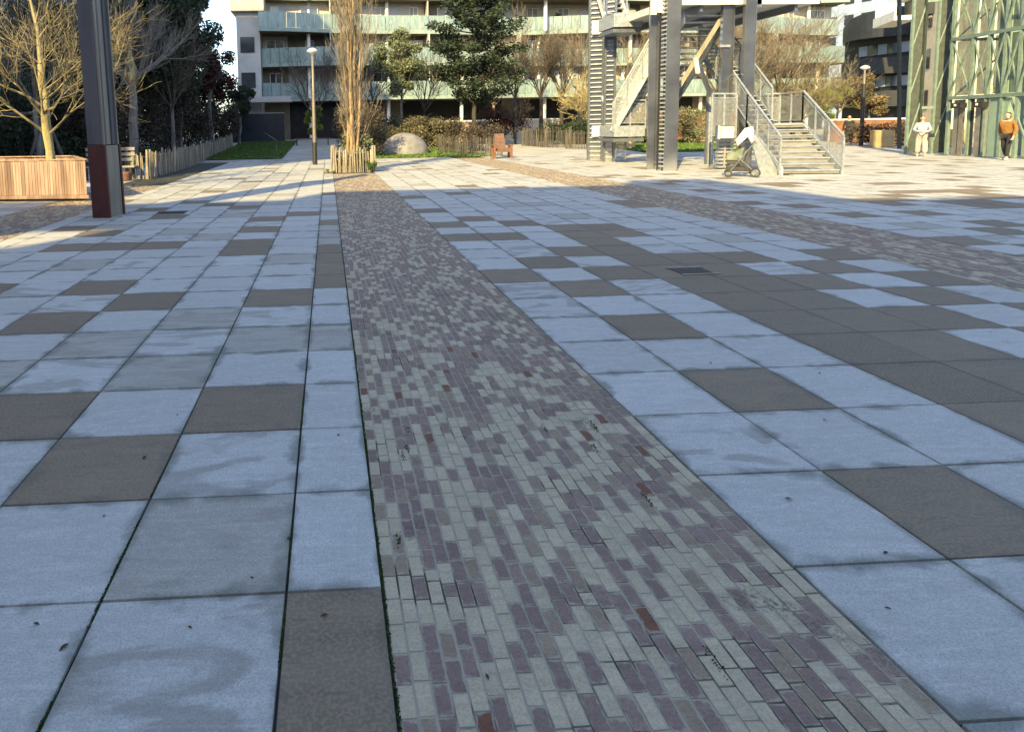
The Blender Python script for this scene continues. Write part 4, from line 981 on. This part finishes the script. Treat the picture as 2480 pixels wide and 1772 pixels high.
    for (y0, y1) in ((51, 84), (305, 331)):
        a = up(1433, y1, Yc-.12); b_ = up(1456, y0, Yc-.12); m = MB(); m.box(a.x, b_.x, Yc-.18, Yc-.12, a.z, b_.z); m.build('node_plate', M['white_paint'], t)
    # small ladder rack between the columns
    m = MB(); A = up(1490, 386, 26.5); B = up(1514, 386, 26.5)
    for k in range(5): m.bar(A+Z*(.15+.22*k), B+Z*(.15+.22*k), .03, .04)
    m.bar(A, A+Z*1.1, .05, .05, upx=(0, 1, 0)); m.bar(B, B+Z*1.1, .05, .05, upx=(0, 1, 0)); m.build('rack', M['galv'], t)
    # pipe column and right columns
    A = at(1716, 398); m = MB(); m.tube(A, A+Z*2.75, .15, .15, 16, cap=True); m.build('pipe_column', M['galv'], t, smooth=False)
    mirror_col(1740, 1768, 411, 0, M['mirror'], yy=22.3); mirror_col(1793, 1820, 411, 0, M['mirror'], yy=21.9)
    # stacked slats at the foot of the right column
    A = up(1733, 410, 21.9); B = up(1757, 410, 21.9); m = MB()
    for k in range(9): m.box(A.x, B.x+.25, 21.75, 21.95, .05+k*.125, .115+k*.125)
    m.build('foot_slats', M['galv_light'], t)
    # mesh cage round the right column
    railing('cage', [up(1722, 336, 21.8), up(1781, 336, 21.8)], 1.5, t, .4)
    # control box / sign
    a = up(1736, 337, 21.3); b_ = up(1778, 304, 21.3); m = MB(); m.box(a.x, b_.x, 21.25, 21.4, a.z, b_.z); o = m.build('notice_board', M['galv'], t); m = MB(); m.box(a.x+.09, b_.x-.03, 21.235, 21.249, a.z+.03, b_.z-.03); m.build('board_face', M['slab_grey'], o)
    m = MB(); m.box(a.x, a.x+.06, 21.225, 21.249, a.z, b_.z); m.build('board_edge', M['white_paint'], o)
    # platform deck with fascia
    a = up(1640, 14, 22.2); b_ = up(1981, 14, 22.2); zp = a.z
    m = MB(); m.box(a.x, b_.x, 22.2, 28.2, zp+.04, zp+.30); m.build('platform_deck', M['slab_grey'], t)
    m = MB(); m.box(a.x-.1, b_.x, 22.12, 22.196, zp, zp+.42); m.build('platform_fascia', M['slab_grey'], t)
    m = MB(); m.box(a.x-.35, a.x-.11, 22.0, 22.4, zp-.08, zp+.6); m.build('end_plate', M['white_paint'], t)
    for x_ in (a.x+.9, a.x+2.6, a.x+4.2):
        m = MB(); m.box(x_-.05, x_+.05, 22.3, 28.1, zp-.20, zp+.035); m.build('deck_beam', M['galv'], t)
    railing('railing', [Vector((a.x, 22.25, zp+.3)), Vector((b_.x, 22.25, zp+.3))], 1.05, t)
    m = MB(); m.bar(up(1836, 20, 22.2), up(1836, -60, 22.2), .16, .16, upx=(0, 1, 0)); m.build('post', M['galv'], t)
    # white panels at the head of the front column
    Yf = at(1580, 411).y
    for (x0, x1, y0, y1) in ((1575, 1588, -10, 37), (1592, 1609, -10, 32)):
        q0 = up(x0, y1, Yf-.35); q1 = up(x1, y0, Yf-.35); m = MB(); m.box(q0.x, q1.x, Yf-.45, Yf-.35, q0.z, q1.z); m.build('node_plate', M['white_paint'], t)
    # inclined flight between left and front columns (seen from the side)
    def flight_px(p0, p1, Y0, Y1_, wid, nst, tm, sm):
        a = up(*p0, Y0); b2 = up(*p1, Y1_); v = (b2-a); hd = Vector((v.x, v.y, 0)).normalized(); sd = Vector((-hd.y, hd.x, 0))*wid/2
        for s_ in (-1, 1):
            m = MB(); m.bar(a+sd*s_, b2+sd*s_, .05, .26); m.build('stringer', sm, t)
            railing('railing', [a+sd*s_*1.05+Z*.1, b2+sd*s_*1.05+Z*.1], 1.0, t, 1.2)
        for i in range(nst):
            q = a.lerp(b2, (i+.5)/nst); m = MB(); m.obox((q.x, q.y, 0), hd, sd.normalized(), .27, wid-.06, q.z-.02, q.z+.02); m.build('tread', tm, t)
    flight_px((1492, 318), (1640, 60), 26.5, 25.2, 1.1, 20, M['galv_light'], M['galv_light'])
    flight_px((1470, -20), (1490, 40), 28.5, 27.5, .9, 5, M['galv_light'], M['white_paint'])
    # white V strut on the left column
    for (a, b_, ww) in (((1462, 232), (1484, 300), .22), ((1472, -10), (1486, 38), .22), ((1486, 300), (1490, 218), .10)):
        m = MB(); m.bar(up(*a, 27.9), up(*b_, 27.9), .08, ww); m.build('brace', M['white_paint'], t)
    # landings (boxed)
    for (x0, x1, y0, y1, Y, dd) in ((1487, 1556, 32, 66, 25.8, 1.5), (1488, 1563, 304, 332, 25.9, 1.5)):
        a = up(x0, y1, Y); b_ = up(x1, y0, Y); m = MB(); m.box(a.x, b_.x, Y, Y+dd, a.z, b_.z); m.build('landing', M['galv_light'], t, bevel=.01)
        m = MB(); m.box(a.x, b_.x, Y+.1, Y+dd-.1, a.z-.2, a.z-.05); m.build('landing_beam', M['galv'], t)
    railing('railing', [up(1488, 304, 25.95), up(1563, 304, 25.95)], 1.0, t, .7)
    # treads seen from below, descending away under the platform
    x0 = up(1646, 40, 23).x; x1 = up(1742, 40, 23).x
    for i in range(17):
        z = zp-.25-i*.185; y = 22.6+i*.26; m = MB(); m.box(x0+.02*i, x1+.02*i, y, y+.27, z-.05, z); m.build('tread', M['galv_light'], t)
    for xx in (x0-.06, x1+.01):
        m = MB(); m.hexa([(xx, 22.6, zp-.55), (xx+.05, 22.6, zp-.55), (xx+.35, 27.0, zp-3.7), (xx+.30, 27.0, zp-3.7), (xx, 22.6, zp-.12), (xx+.05, 22.6, zp-.12), (xx+.35, 27.0, zp-3.3), (xx+.30, 27.0, zp-3.3)]); m.build('stringer', M['galv'], t)
    # second set of treads to the right, between the right columns
    x0 = up(1770, 120, 24.5).x; x1 = up(1792, 120, 24.5).x
    for i in range(12):
        m = MB(); m.box(x0, x1+.25, 24.0+i*.12, 24.25+i*.12, 4.6-i*.2, 4.64-i*.2); m.build('tread', M['galv_light'], t)
    # diagonal braces
    for (a, Ya, b_, Yb, ww, m_) in (((1762, 22), 22.6, (1644, 212), 23.4, .15, 'beige_steel'), ((1688, 148), 23, (1722, 232), 23.6, .16, 'galv'), ((1620, 110), 22.2, (1645, 160), 22.4, .08, 'white_paint'),
                                    ((1630, 60), 22.4, (1634, 112), 22.4, .08, 'galv_light'), ((1684, 140), 23.0, (1690, 178), 23.0, .12, 'white_paint')):
        m = MB(); m.bar(up(*a, Ya), up(*b_, Yb), .1, ww); m.build('brace', M[m_], t)
    # beams tying the columns
    for (a, Ya, b_, Yb) in (((1606, 118), 22.2, (1650, 122), 22.6), ((1742, 112), 22.25, (1768, 112), 22.25)):
        m = MB(); m.bar(up(*a, Ya), up(*b_, Yb), .06, .08); m.build('tie_beam', M['galv_light'], t)
stair_tower()

# ------------------------------------------------------------------ green lift tower
def lift_tower():
    t = thing('lift_tower', 'pale green steel lattice lift tower with two grey doors at right', 'lift tower', (26.7, 25.6, 0))
    y0, y1 = 23.3, 27.5
    def X(y): return 26.73-(27.5-y)*.19
    def F(y, z, off=0): return Vector((X(y)-off, y, z))
    H = 8.6
    ys = [y0, 24.05, 24.75, 25.52, 26.35, y1]
    for y in ys:
        m = MB(); m.bar(F(y, 0), F(y, H), .13, .11, upx=(0, 1, 0)); m.build('leg', M['green_steel'], t)
    zb_ = [2.42, 4.9, 7.3]
    for z in zb_:
        m = MB(); m.bar(F(y0, z, .03), F(y1, z, .03), .12, .14); m.build('beam', M['green_steel'], t)
    for k in range(2):
        za, zc = zb_[k]+.07, zb_[k+1]-.07
        for i in range(5):
            m = MB(); m.bar(F(ys[i], za, .02), F(ys[i+1], zc, .02), .05, .05); m.bar(F(ys[i], zc, .07), F(ys[i+1], za, .07), .05, .05); m.build('lattice_bar', M['green_steel'], t)
    m = MB(); m.bar(F(y0, .1), F(24.4, 2.3), .05, .06); m.build('lattice_bar', M['green_steel'], t)
    # glazing
    for k in range(2):
        for i in range(5):
            m = MB(); a = F(ys[i]+.1, 0, -.12); b_ = F(ys[i+1]-.1, 0, -.12)
            m.hexa([(a.x, a.y, zb_[k]+.1), (b_.x, b_.y, zb_[k]+.1), (b_.x+.02, b_.y, zb_[k]+.1), (a.x+.02, a.y, zb_[k]+.1), (a.x, a.y, zb_[k+1]-.1), (b_.x, b_.y, zb_[k+1]-.1), (b_.x+.02, b_.y, zb_[k+1]-.1), (a.x+.02, a.y, zb_[k+1]-.1)])
            m.build('glass_pane', M['green_glass'], t)
    # shaft behind and back legs
    for (y, xx) in ((y0, 3.0), (y1, 3.0), (25.5, 3.0)):
        m = MB(); m.bar(F(y, 0)+Vector((xx, 0, 0)), F(y, H)+Vector((xx, 0, 0)), .16, .16, upx=(0, 1, 0)); m.build('leg', M['green_steel'], t)
    for k in range(3):
        m = MB(); m.bar(F(y0, zb_[k])+Vector((3, 0, 0)), F(y1, zb_[k])+Vector((3, 0, 0)), .1, .12); m.bar(F(y0, zb_[k])+Vector((.1, 0, 0)), F(y0, zb_[k])+Vector((2.9, 0, 0)), .1, .12); m.bar(F(y1, zb_[k])+Vector((.1, 0, 0)), F(y1, zb_[k])+Vector((2.9, 0, 0)), .1, .12); m.build('beam', M['green_steel'], t)
        if k < 2:
            m = MB(); m.bar(F(y1, zb_[k])+Vector((.1, 0, 0)), F(y1, zb_[k+1])+Vector((2.9, 0, 0)), .05, .05); m.bar(F(y0, zb_[k])+Vector((.1, 0, 0)), F(y0, zb_[k+1])+Vector((2.9, 0, 0)), .05, .05)
            m.bar(F(y0, zb_[k])+Vector((3, 0, 0)), F(25.5, zb_[k+1])+Vector((3, 0, 0)), .05, .05); m.bar(F(25.5, zb_[k+1])+Vector((3, 0, 0)), F(y1, zb_[k])+Vector((3, 0, 0)), .05, .05); m.build('lattice_bar', M['green_steel'], t)
    for (ya, yb_) in ((24.6, 25.2), (25.9, 26.4)):
        m = MB(); m.box(27.6, 28.6, ya, yb_, 0, H); m.build('shaft', M['green_panel'], t)
    # doors, panel, lamps
    def wallp(ya, yb2, z0, z1, off, th, m_, nm):
        a, b_ = F(ya, 0, off), F(yb2, 0, off); m = MB()
        m.hexa([(a.x, a.y, z0), (b_.x, b_.y, z0), (b_.x+th, b_.y, z0), (a.x+th, a.y, z0), (a.x, a.y, z1), (b_.x, b_.y, z1), (b_.x+th, b_.y, z1), (a.x+th, a.y, z1)]); return m.build(nm, m_, t)
    D = []
    for (px0, px1) in ((2306, 2332), (2340, 2356), (2358, 2386)):
        pass
    def yof(px):   # y on the face plane seen at pixel column px, mid height
        r = ray(px, 330); lo, hi = 22.0, 29.0
        for _ in range(50):
            mid_ = (lo+hi)/2
            xx = r.x/r.y*mid_
            if xx > X(mid_): hi = mid_
            else: lo = mid_
        return mid_
    for (a, b_, m_, nm) in ((2306, 2331, 'lift_door', 'door'), (2341, 2353, 'black_metal', 'dark_panel'), (2359, 2388, 'lift_door', 'door'), (2392, 2420, 'green_panel', 'side_panel'), (2424, 2436, 'green_panel', 'side_panel')):
        o = wallp(yof(b_), yof(a), .03, 2.33, .0, .05, M[m_], nm)
        if nm == 'door':
            q = wallp((yof(a)+yof(b_))/2-.012, (yof(a)+yof(b_))/2+.012, .05, 2.1, .012, .01, M['black_metal'], 'door_gap'); q.parent = o; q.location = (0, 0, 0)
    for (a, b_) in ((2316, 2340), (2370, 2392)):
        o = wallp(yof(b_), yof(a), 1.98, 2.2, .35, .3, M['black_metal'], 'door_lamp')
        ym = (yof(a)+yof(b_))/2
        q = wallp(ym-.05, ym+.05, 2.06, 2.15, .375, .02, M['white_paint'], 'indicator'); q.parent = o; q.location = (0, 0, 0)
    m = MB(); m.box(26.1, 30, y0+.1, y1-.1, -.02, .02); m.build('base_plate', M['galv'], t)
lift_tower()
def green_posts():
    t = thing('glazed_gate_frame', 'dark green glazed steel portal left of the lift tower', 'portal', (27.1, 29.2, 0))
    for (a, b_, yb_) in ((2193, 2223, 373), (2254, 2290, 373)):
        A = at(a, yb_); B = at(b_, yb_); e = (B-A).normalized(); f = Vector((-e.y, e.x, 0)); c = (A+B)/2
        for q in (A, B):
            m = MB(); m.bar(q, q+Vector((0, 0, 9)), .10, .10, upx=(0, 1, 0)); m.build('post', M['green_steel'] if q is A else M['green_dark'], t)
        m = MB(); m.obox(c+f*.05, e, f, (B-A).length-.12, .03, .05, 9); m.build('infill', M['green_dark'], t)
        for k in range(4):
            m = MB(); m.bar(A+Vector((0, 0, .4+2.1*k))-f*.01, B+Vector((0, 0, 2.4+2.1*k))-f*.01, .03, .05); m.build('lattice_bar', M['green_steel'], t)
    A = at(2223, 373); B = at(2254, 373)
    m = MB(); m.bar(A+Vector((0, 0, 2.05)), B+Vector((0, 0, 2.05)), .08, .12); m.build('beam', M['green_steel'], t)
    m = MB(); m.bar(A+Vector((0, 0, 6.7)), B+Vector((0, 0, 6.7)), .08, .12); m.build('beam', M['green_steel'], t)
    q = MB(); q.bar(up(2178, 360, 31), up(2178, -20, 31), .12, .12, upx=(0, 1, 0)); q.build('post', M['green_dark'], t)
green_posts()
t = thing('street_lamp', 'tall black post at the right edge behind the mustard jacket', 'post', (27.6, 24.6, 0))
b = MB(); A = at(2473, 372); b.tube((A.x, A.y, 0), (A.x, A.y, 8.5), .11, .09, 14, cap=True); b.build('pole', M['black_metal'], t, smooth=True)
b = MB(); b.tube((A.x, A.y, 0), (A.x, A.y, .35), .16, .15, 14, cap=True); b.build('foot', M['black_metal'], t)

# ------------------------------------------------------------------ people
def skin_obj(name, verts, edges, mat_, parent, root=0, sub=2):
    me = bpy.data.meshes.new(name); me.from_pydata([v[0] for v in verts], edges, [])
    me.materials.append(mat_); o = bpy.data.objects.new(name, me); C.objects.link(o)
    s = o.modifiers.new('skin', 'SKIN'); sv = me.skin_vertices[0].data
    for i, v in enumerate(verts):
        r = v[1]; sv[i].radius = (r, r) if not isinstance(r, tuple) else r
        sv[i].use_root = (i == root)
    o.modifiers.new('sub', 'SUBSURF').levels = sub; o.modifiers['sub'].render_levels = sub
    for p in me.polygons: p.use_smooth = True
    s.use_smooth_shade = True
    if parent: o.parent = parent
    return o
def person(loc, face, label, H=1.7, top=None, bottom=None, shoes=None, stride=.0, arms='down', coat=0, bag=None, hair_len=.1, skinm=None, skirt=None, lean=0):
    """face: heading angle of the body (0 looks to -Y, towards the camera)"""
    t = thing('person', label, 'person', loc); t.rotation_euler = (0, 0, face); k = H/1.7; t['_root'] = 0
    def S(x, y, z): return (x*k, (y-lean*z)*k, z*k)
    # joints: front is -Y
    hipL, hipR = S(.09, 0, .88), S(-.09, 0, .88)
    kL, kR = S(.11, -stride*.45, .48), S(-.11, stride*.15, .48)
    aL, aR = S(.12, -stride*.75, .09), S(-.12, stride*.8, .10+abs(stride)*.08)
    tL, tR = S(.13, -stride*.75-.15, .04), S(-.14, stride*.8-.14, .04)
    if arms == 'down': hands = (S(.27, -.04, .76), S(-.27, .02, .76)); elb = (S(.26, .03, 1.08), S(-.26, .03, 1.08))
    elif arms == 'front': hands = (S(.10, -.28, 1.02), S(-.08, -.30, 1.04)); elb = (S(.27, -.02, 1.10), S(-.27, -.02, 1.10))
    else: hands = (S(.30, -.22, .85), S(-.28, .16, .84)); elb = (S(.28, -.02, 1.10), S(-.27, .10, 1.09))
    V = [(S(0, 0, .93), (.14*k, .10*k)), (S(0, .01, 1.12), (.125*k, .095*k)), (S(0, .0, 1.33), (.15*k, .10*k)), (S(0, 0, 1.43), (.07*k, .06*k)), (S(0, -.005, 1.50), .050*k),
         (S(0, -.015, 1.56), (.068*k, .075*k)), (S(0, -.01, 1.63), (.074*k, .088*k)), (S(0, 0, 1.68), (.05*k, .06*k)),
         (S(.17, 0, 1.38), .055*k), (elb[0], .040*k), (hands[0], .026*k), (S(-.17, 0, 1.38), .055*k), (elb[1], .040*k), (hands[1], .026*k),
         (hipL, .085*k), (kL, .055*k), (aL, .038*k), (tL, .034*k), (hipR, .085*k), (kR, .055*k), (aR, .038*k), (tR, .034*k)]
    E = [(0, 1), (1, 2), (2, 3), (3, 4), (4, 5), (5, 6), (6, 7), (2, 8), (8, 9), (9, 10), (2, 11), (11, 12), (12, 13), (0, 14), (14, 15), (15, 16), (16, 17), (0, 18), (18, 19), (19, 20), (20, 21)]
    for hi, (h_, e_) in ((10, (hands[0], elb[0])), (13, (hands[1], elb[1]))):
        d = (Vector(h_)-Vector(e_)).normalized(); sx = d.cross(Vector((0, 1, 0))).normalized()
        palm = Vector(h_)+d*.055*k; V.append((tuple(palm), (.030*k, .018*k))); pi_ = len(V)-1; E.append((hi, pi_))
        for f, (off, ln) in enumerate(((-.030, .060), (-.010, .072), (.010, .068), (.030, .054))):
            a = palm+sx*off*k+d*.03*k; b_ = palm+sx*off*1.1*k+d*(.03+ln)*k+Vector((0, -.015, 0)); V.append((tuple(a), .0095*k)); V.append((tuple(b_), .0075*k)); E += [(pi_, len(V)-2), (len(V)-2, len(V)-1)]
        a = Vector(h_)+d*.02*k+Vector((0, -.035*k, 0)); b_ = a+d*.045*k+Vector((0, -.02*k, 0)); V.append((tuple(a), .011*k)); V.append((tuple(b_), .008*k)); E += [(hi, len(V)-2), (len(V)-2, len(V)-1)]
    body = skin_obj('body', V, E, skinm or M['skin'], t)
    # face features
    fb = MB()
    for sx in (-1, 1):
        fb.lathe(S(sx*.030, -.082, 1.615), [(.001, -.008), (.010, -.004), (.010, .004), (.001, .008)], 8)
    fb.build('eyes', M['black_metal'], body)
    fb = MB(); q = Vector(S(0, -.09, 1.60)); fb.bar(q, q+Vector((0, -.022, -.035)), .018, .018); fb.build('nose', M['skin'], body)
    fb = MB(); q = Vector(S(0, -.078, 1.545)); fb.box(q.x-.022, q.x+.022, q.y-.008, q.y+.01, q.z-.005, q.z+.005); fb.build('mouth', M['pink'], body)
    fb = MB()
    for sx in (-1, 1): q = Vector(S(sx*.080, 0, 1.60)); fb.lathe(q-Vector((0, 0, .03)), [(.001, 0), (.014, .02), (.014, .04), (.001, .06)], 8)
    fb.build('ears', skinm or M['skin'], body)
    hv = [(S(0, .005, 1.70), (.080*k, .085*k)), (S(0, .045, 1.63), (.092*k, .065*k)), (S(0, .065, 1.55), (.075*k, .045*k)), (S(0, .07, 1.55-hair_len), (.06*k, .035*k))]
    skin_obj('hair', hv, [(0, 1), (1, 2), (2, 3)], M['hair'], body)
    # jacket
    zl = .86-coat
    J = [(S(0, 0, zl), (.175*k, .135*k)), (S(0, .0, 1.08), (.165*k, .135*k)), (S(0, 0, 1.32), (.175*k, .13*k)), (S(0, 0, 1.44), (.095*k, .085*k)),
         (S(.185, 0, 1.37), .072*k), (elb[0], .062*k), (tuple(Vector(elb[0]).lerp(Vector(hands[0]), .93)), .048*k), (S(-.185, 0, 1.37), .072*k), (elb[1], .062*k), (tuple(Vector(elb[1]).lerp(Vector(hands[1]), .93)), .048*k)]
    jk = skin_obj('jacket', J, [(0, 1), (1, 2), (2, 3), (2, 4), (4, 5), (5, 6), (2, 7), (7, 8), (8, 9)], top, t)
    r_ = .095 if not skirt else .13
    T = [(S(0, 0, .92), (.16*k, .12*k)), (hipL, r_*k), (kL, (r_-.022)*k), (tuple(Vector(aL)+Vector((0, 0, .03))), (r_-.035)*k), (hipR, r_*k), (kR, (r_-.022)*k), (tuple(Vector(aR)+Vector((0, 0, .03))), (r_-.035)*k)]
    skin_obj('trousers', T, [(0, 1), (1, 2), (2, 3), (0, 4), (4, 5), (5, 6)], bottom, t)
    for (a, b_) in ((aL, tL), (aR, tR)):
        a = Vector(a); b_ = Vector(b_); sh = [((a.x, a.y+.05*k, .045*k+max(0, a.z-.1)), .045*k), ((a.x, a.y, .05*k+max(0, a.z-.1)), .05*k), (tuple(b_), .042*k)]
        skin_obj('shoe', sh, [(0, 1), (1, 2)], shoes, t, sub=1)
    return t, hands
p1 = at(2230, 379)
t, hd = person((p1.x, p1.y, 0), R(-40), 'person in a pale blue padded jacket and wide cream trousers standing by the green portal', 1.68, M['cloth_blue'], M['cloth_cream'], M['shoe_white'], stride=.10, arms='front', coat=.04, hair_len=.2, skirt=1)
def handbag(loc, label, m_, s=1.0, face=0):
    x, y, z = loc; b = MB(); t2 = thing('handbag', label, 'bag', loc)
    b.hexa([(x-.15*s, y-.05*s, z), (x+.15*s, y-.05*s, z), (x+.15*s, y+.05*s, z), (x-.15*s, y+.05*s, z), (x-.12*s, y-.035*s, z+.2*s), (x+.12*s, y-.035*s, z+.2*s), (x+.12*s, y+.035*s, z+.2*s), (x-.12*s, y+.035*s, z+.2*s)])
    b.build('pouch', m_, t2, bevel=.015)
    b = MB()
    for i in range(10):
        a0, a1 = pi*i/10, pi*(i+1)/10; b.tube((x+.09*s*cos(a0), y, z+.2*s+.11*s*sin(a0)), (x+.09*s*cos(a1), y, z+.2*s+.11*s*sin(a1)), .008, .008, 5)
    b.build('handle', m_, t2); return t2
handbag((p1.x+.06, p1.y-.38, .80), 'small black bag held in front of the pale blue jacket', M['cloth_black'], .8)
p2 = at(2436, 388)
person((p2.x, p2.y, 0), R(-75), 'person in a mustard jacket and black trousers walking past the lift tower', 1.74, M['cloth_mustard'], M['cloth_black'], M['shoe_white'], stride=.26, arms='swing', hair_len=.06, lean=.03)
p3 = Vector((31.3, 38.6, rise(38.6)))
person(tuple(p3), R(-30), 'person in a long black coat standing behind the ochre stone blocks', 1.75, M['cloth_black'], M['cloth_black'], M['cloth_black'], coat=.35, skirt=1, hair_len=.2)

# ------------------------------------------------------------------ pushchair
def stroller():
    p = at(1795, 428); t = thing('pushchair', 'black pushchair with a green blanket parked beside the stair', 'pushchair', p); x, y, z = p
    ax = Vector((.86, -.5, 0)); ay = Vector((.5, .86, 0))   # ax along its length (handle to the right)
    def Q(u, v, zz): return Vector((x, y, 0))+ax*u+ay*v+Vector((0, 0, zz))
    def wheel(u, v, r, w_):
        b = MB(); n = 18; k = 0
        for (ra, rb, m_, nm) in ((r, r-.03, 'black_metal', 'tyre'),):
            for i in range(n):
                a0, a1 = 2*pi*i/n, 2*pi*(i+1)/n
                P = []
                for vv in (v-w_/2, v+w_/2):
                    for (rr_, a) in ((rb, a0), (ra, a0), (ra, a1), (rb, a1)): P.append(Q(u+cos(a)*rr_, vv, r+sin(a)*rr_))
                b.hexa([P[0], P[1], P[2], P[3], P[4], P[5], P[6], P[7]])
        o = b.build('wheel', M['black_metal'], t); s = MB()
        for i in range(6):
            a = pi*i/6; s.bar(Q(u+cos(a)*(r-.03), v, r+sin(a)*(r-.03)), Q(u-cos(a)*(r-.03), v, r-sin(a)*(r-.03)), .012, .012)
        s.build('spokes', M['galv'], o)
    for v in (-.24, .24): wheel(.34, v, .13, .04); wheel(-.34, v, .10, .04)
    for v in (-.22, .22):
        b = MB(); b.tube(Q(-.34, v, .10), Q(.30, v, 1.0), .014, .014, 8); b.tube(Q(.34, v, .13), Q(-.12, v, .58), .014, .014, 8); b.build('frame', M['galv'], t)
    b = MB(); b.tube(Q(.30, -.22, 1.0), Q(.30, .22, 1.0), .02, .02, 10, cap=True); b.build('handle', M['black_metal'], t)
    b = MB(); b.hexa([Q(-.38, -.19, .38), Q(.08, -.19, .36), Q(.08, .19, .36), Q(-.38, .19, .38), Q(-.40, -.19, .46), Q(.06, -.19, .45), Q(.06, .19, .45), Q(-.40, .19, .46)]); b.build('seat', M['cloth_grey'], t, bevel=.02)
    b = MB(); b.hexa([Q(.04, -.19, .40), Q(.12, -.19, .40), Q(.12, .19, .40), Q(.04, .19, .40), Q(.18, -.18, .88), Q(.24, -.18, .86), Q(.24, .18, .86), Q(.18, .18, .88)]); b.build('backrest', M['cloth_grey'], t, bevel=.02)
    b = MB(); c = Q(.13, 0, .72)
    for i in range(8):
        a0, a1 = pi*.05+pi*.62*i/8, pi*.05+pi*.62*(i+1)/8
        r = .34
        def H_(a, v, rr_): return Vector((x, y, 0))+ax*(.16-cos(pi-a)*-rr_*1.0)+ay*v+Vector((0, 0, .66+sin(a)*rr_))
        b.hexa([H_(a0, -.21, r), H_(a1, -.21, r), H_(a1, .21, r), H_(a0, .21, r), H_(a0, -.21, r+.012), H_(a1, -.21, r+.012), H_(a1, .21, r+.012), H_(a0, .21, r+.012)])
    b.build('hood', M['cloth_grey'], t)
    b = MB(); b.hexa([Q(-.36, -.15, .16), Q(.26, -.15, .16), Q(.26, .15, .16), Q(-.36, .15, .16), Q(-.40, -.2, .30), Q(.28, -.2, .28), Q(.28, .2, .28), Q(-.40, .2, .30)]); b.build('basket', M['cloth_grey'], t, bevel=.02)
    b = MB(); b.hexa([Q(-.42, -.21, .47), Q(-.02, -.21, .46), Q(-.02, .21, .46), Q(-.42, .21, .47), Q(-.40, -.2, .66), Q(.06, -.19, .86), Q(.06, .19, .86), Q(-.40, .2, .66)]); b.build('blanket', M['blanket'], t, bevel=.05)
    b = MB(); b.hexa([Q(-.47, -.15, .30), Q(-.425, -.15, .30), Q(-.425, .05, .30), Q(-.47, .05, .30), Q(-.46, -.15, .85), Q(-.425, -.15, .85), Q(-.425, .05, .85), Q(-.46, .05, .85)]); b.build('scarf', M['pink'], t, bevel=.01)
stroller()

# ------------------------------------------------------------------ small things on the paving
def grate(px, py, w_, l_, label):
    p = at(px, py); t = thing('drain_grate', label, 'drain', p); b = MB()
    n = int(w_/.045)
    for i in range(n): b.box(p.x-w_/2+i*.045, p.x-w_/2+i*.045+.022, p.y-l_/2, p.y+l_/2, .001, .009)
    b.build('bars', M['black_metal'], t)
    for (ya_, yb_) in ((p.y-l_/2-.03, p.y-l_/2-.001), (p.y+l_/2+.001, p.y+l_/2+.03)):
        b = MB(); b.box(p.x-w_/2-.03, p.x+w_/2+.02, ya_, yb_, .001, .011); b.build('frame_bar', M['lift_door'], t)
    b = MB(); b.quad((p.x-w_/2, p.y-l_/2, .003), (p.x+w_/2, p.y-l_/2, .003), (p.x+w_/2, p.y+l_/2, .003), (p.x-w_/2, p.y+l_/2, .003)); b.build('well_shade', M['void_shade'], t)  # flat black sheet standing in for the shade below the bars
grate(1678, 657, .36, .30, 'black drain grate among the slabs right of the brick path')
grate(415, 516, .55, .4, 'dark drain cover on the slabs right of the steel pillar')
lf = None
def leaf_mesh(rr):
    b = MB(); k = 7; P = []
    for i in range(k+1):
        f = i/k; P.append((f*.05-.025, sin(pi*f)*.011, .002+.006*sin(pi*f)+.006*f))
    for i in range(k):
        a, c = P[i], P[i+1]; b.quad((a[0], -a[1], a[2]), (c[0], -c[1], c[2]), (c[0], c[1]+.0005, c[2]+.002), (a[0], a[1]+.0005, a[2]+.002))
    return b
proto = leaf_mesh(random).build('fallen_leaf', M['leaf_litter']); proto['label'] = 'small dry dark leaf lying on the slabs'; proto['category'] = 'leaf'; proto['group'] = 'dead leaves scattered on the slabs'
rr = random.Random(9); first = True
for (px, py) in ((88, 1512), (155, 1570), (785, 1492), (2150, 1474), (1998, 1018), (2145, 1340), (820, 1054), (252, 1250), (430, 1005), (1910, 1210), (2400, 805), (2440, 830), (1985, 905), (700, 1305), (460, 1520), (1180, 1640), (1720, 880), (350, 1110), (610, 1400)):
    o = proto if first else proto.copy()
    if not first: C.objects.link(o)
    first = False; p = at(px, py); o.location = (p.x, p.y, .001); o.rotation_euler = (0, 0, rr.uniform(0, 6.3)); s = rr.uniform(.35, .7); o.scale = (s, s, s)
# moss tufts in the joints
def moss():
    rr = random.Random(4); b = MB()
    def tuft(x, y, n, spread):
        for _ in range(n):
            px = x+rr.gauss(0, spread[0]); py = y+rr.gauss(0, spread[1]); s = rr.uniform(.002, .006); a = rr.uniform(0, pi)
            b.quad((px-cos(a)*s, py-sin(a)*s, -.006), (px+cos(a)*s, py+sin(a)*s, -.006), (px+cos(a)*s*.4, py+sin(a)*s*.4, .004), (px-cos(a)*s*.4, py-sin(a)*s*.4, .004))
    for _ in range(26):
        y = rr.uniform(1.5, 5); tuft(.158, y, 40, (.003, .06))
    for _ in range(10):
        x = rr.uniform(.2, 1.6); tuft(x, rr.uniform(1.5, 3.5), 30, (.006, .03))
    for _ in range(10):
        y = rr.uniform(1.5, 3.2); tuft(-.815, y, 40, (.003, .05))
    for _ in range(12):
        y = rr.uniform(1.5, 4); tuft(-.18, y, 40, (.002, .05))
    b.build('moss', M['leaf_green'], kind='stuff', label='thin green moss growing in the paving joints', category='moss')
moss()
